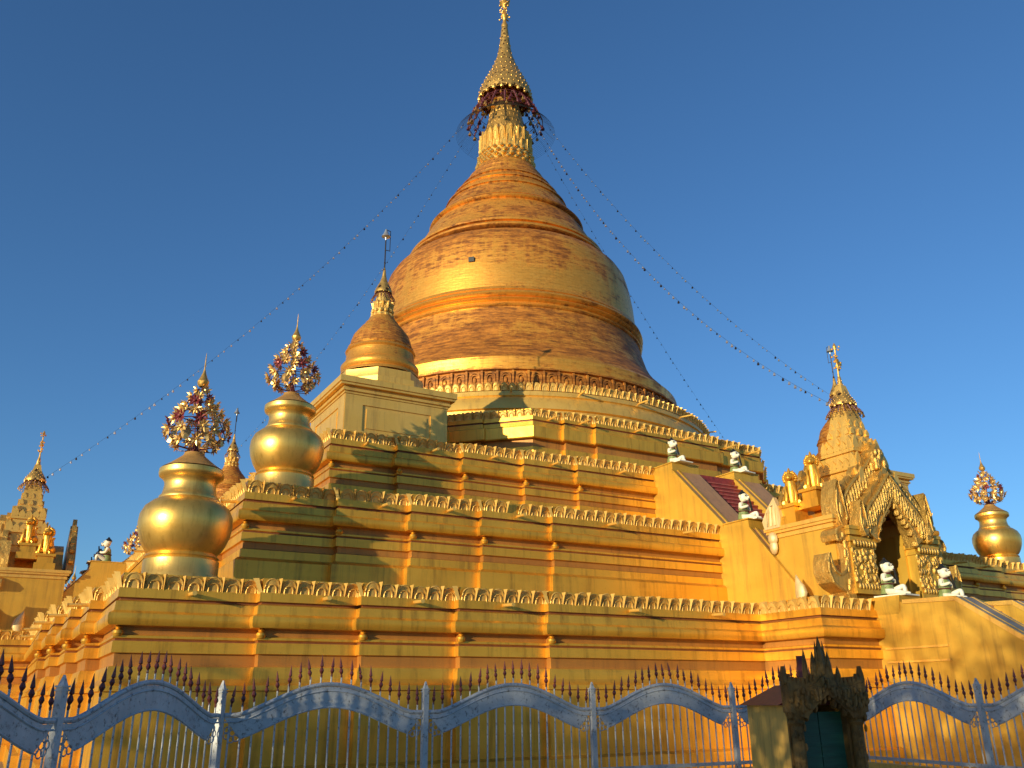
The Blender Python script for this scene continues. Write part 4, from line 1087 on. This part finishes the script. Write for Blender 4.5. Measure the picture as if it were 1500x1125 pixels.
for i in range(16):
    x = -.8 + 1.6 * i / 15; b.ball((x, -.52, 1.93 - .05 * (i % 2) + .28 * max(0, 1 - abs(x) / .5)), (.05, .09, .08), 6, 4)
b.build('flame_carving', M['shrine'], gb)
b = MB()                                            # central crown of tall leaves
for x, z, w_, hh in ((0, 2.45, .20, .62), (-.17, 2.42, .15, .42), (.17, 2.42, .15, .42), (-.36, 2.38, .13, .50), (.36, 2.36, .13, .26), (-.08, 2.5, .1, .5), (.09, 2.5, .1, .5)):
    b.loft([[(x + w_ * .5 * k_ * cos(aa * pi / 4), -.5 + w_ * .4 * k_ * sin(aa * pi / 4), z + hh * t_) for aa in range(8)] for k_, t_ in ((.7, 0), (1, .2), (.85, .5), (.45, .8), (.05, 1))], True, True, True)
b.build('crown', M['shrine'], sh)
b = MB(); b.lathe([(.03, .5), (.04, .9), (.02, 1.0)], 6, (.1, -.3)); b.build('incense_stick', M['brass'], sh)

for o_ in list(sh.children_recursive):
    for v_ in o_.data.vertices: v_.co.x *= .78; v_.co.y *= .85
b = MB(); b.box(-.07, .07, -.03, .03, 2.35, 2.85); b.box(-.02, .02, -.02, .02, 0, 2.35)
mb = thing('maroon_board', Matrix.Translation((5.02, 15.9, GZ)), 'maroon board sticking up behind the dark shrine', 'board'); b.build('board', M['maroon'], mb, (0, 0, 0), 0)
tag(mb)

# ================================================================== TREES behind the camera, whose shade dapples the fence


def tree(mw, H, R, n, label):
    s = thing('tree', mw, label, 'tree', 'trees behind the photographer'); rr = random.Random(int(H * 100))
    b = MB(); b.tube([(0, 0, 0), (.1, 0, H * .3), (0, .1, H * .6), (0, 0, H * .85)], [.22, .17, .12, .04], 8)
    for i in range(7):
        a = i * 2.4; b.tube([(0, 0, H * (.35 + .05 * i)), (R * .35 * cos(a), R * .35 * sin(a), H * (.5 + .05 * i)), (R * .75 * cos(a), R * .75 * sin(a), H * (.58 + .05 * i))], [.09, .06, .02], 6)
    b.build('trunk', M['bark'], s)
    b = MB(); cl = [(R * .6 * rr.uniform(-1, 1), R * .6 * rr.uniform(-1, 1), H * rr.uniform(.42, .92)) for _ in range(22)]
    for i in range(n):
        c = rr.choice(cl); a = rr.uniform(0, 6.28); d = R * .42 * rr.random() ** .5; e = rr.uniform(-1, 1)
        p = Vector((c[0] + d * cos(a) * (1 - abs(e) * .5), c[1] + d * sin(a) * (1 - abs(e) * .5), c[2] + e * R * .3)); L = rr.uniform(.10, .2)
        u_ = Vector((rr.gauss(0, 1), rr.gauss(0, 1), rr.gauss(0, .6))).normalized(); v_ = u_.cross(Vector((rr.gauss(0, 1), rr.gauss(0, 1), rr.gauss(0, 1)))).normalized()
        b.add([p - u_ * L, p + v_ * L * .45, p + u_ * L, p - v_ * L * .45], [(0, 1, 2, 3)])
    b.build('crown', M['leaf'], s, (0, 0, 0), 0)


TR = [(-28, -15, 6.8, 2.9, 1000), (-23.5, -12.0, 6.7, 2.8, 1000), (-19.5, -8.5, 6.6, 2.7, 1000), (-16, -5.5, 6.4, 2.7, 1000), (-12.5, -3.4, 6.3, 2.6, 1000), (-9.5, -2.2, 6.6, 2.5, 1500), (-7.0, -3.6, 7.2, 2.7, 2500),
      (-28.2, -4.9, 7.5, 2.7, 3500), (-25.4, -3.3, 7.3, 2.7, 3500), (-22.6, -1.7, 7.1, 2.6, 3500), (-19.8, -.2, 6.9, 2.4, 2600), (-15.4, -6.7, 12.6, 2.7, 1300), (-13.2, -8.6, 12.8, 2.7, 1300)]
od = ['first', 'second', 'third', 'fourth', 'fifth', 'sixth', 'seventh']
for i, (x, y, H, R, n_) in enumerate(TR):
    lb = 'leafy tree behind the photographer, %s of the near row from the left' % od[i] if i < 7 else ('dense low tree outside the left edge of the photo, %s of its row' % od[i - 7] if i < 11 else '%s tall thin-leaved tree behind the photographer' % od[i - 11])
    tree(Matrix.Translation((x, y, GZ)), H + .5, R, n_, lb)
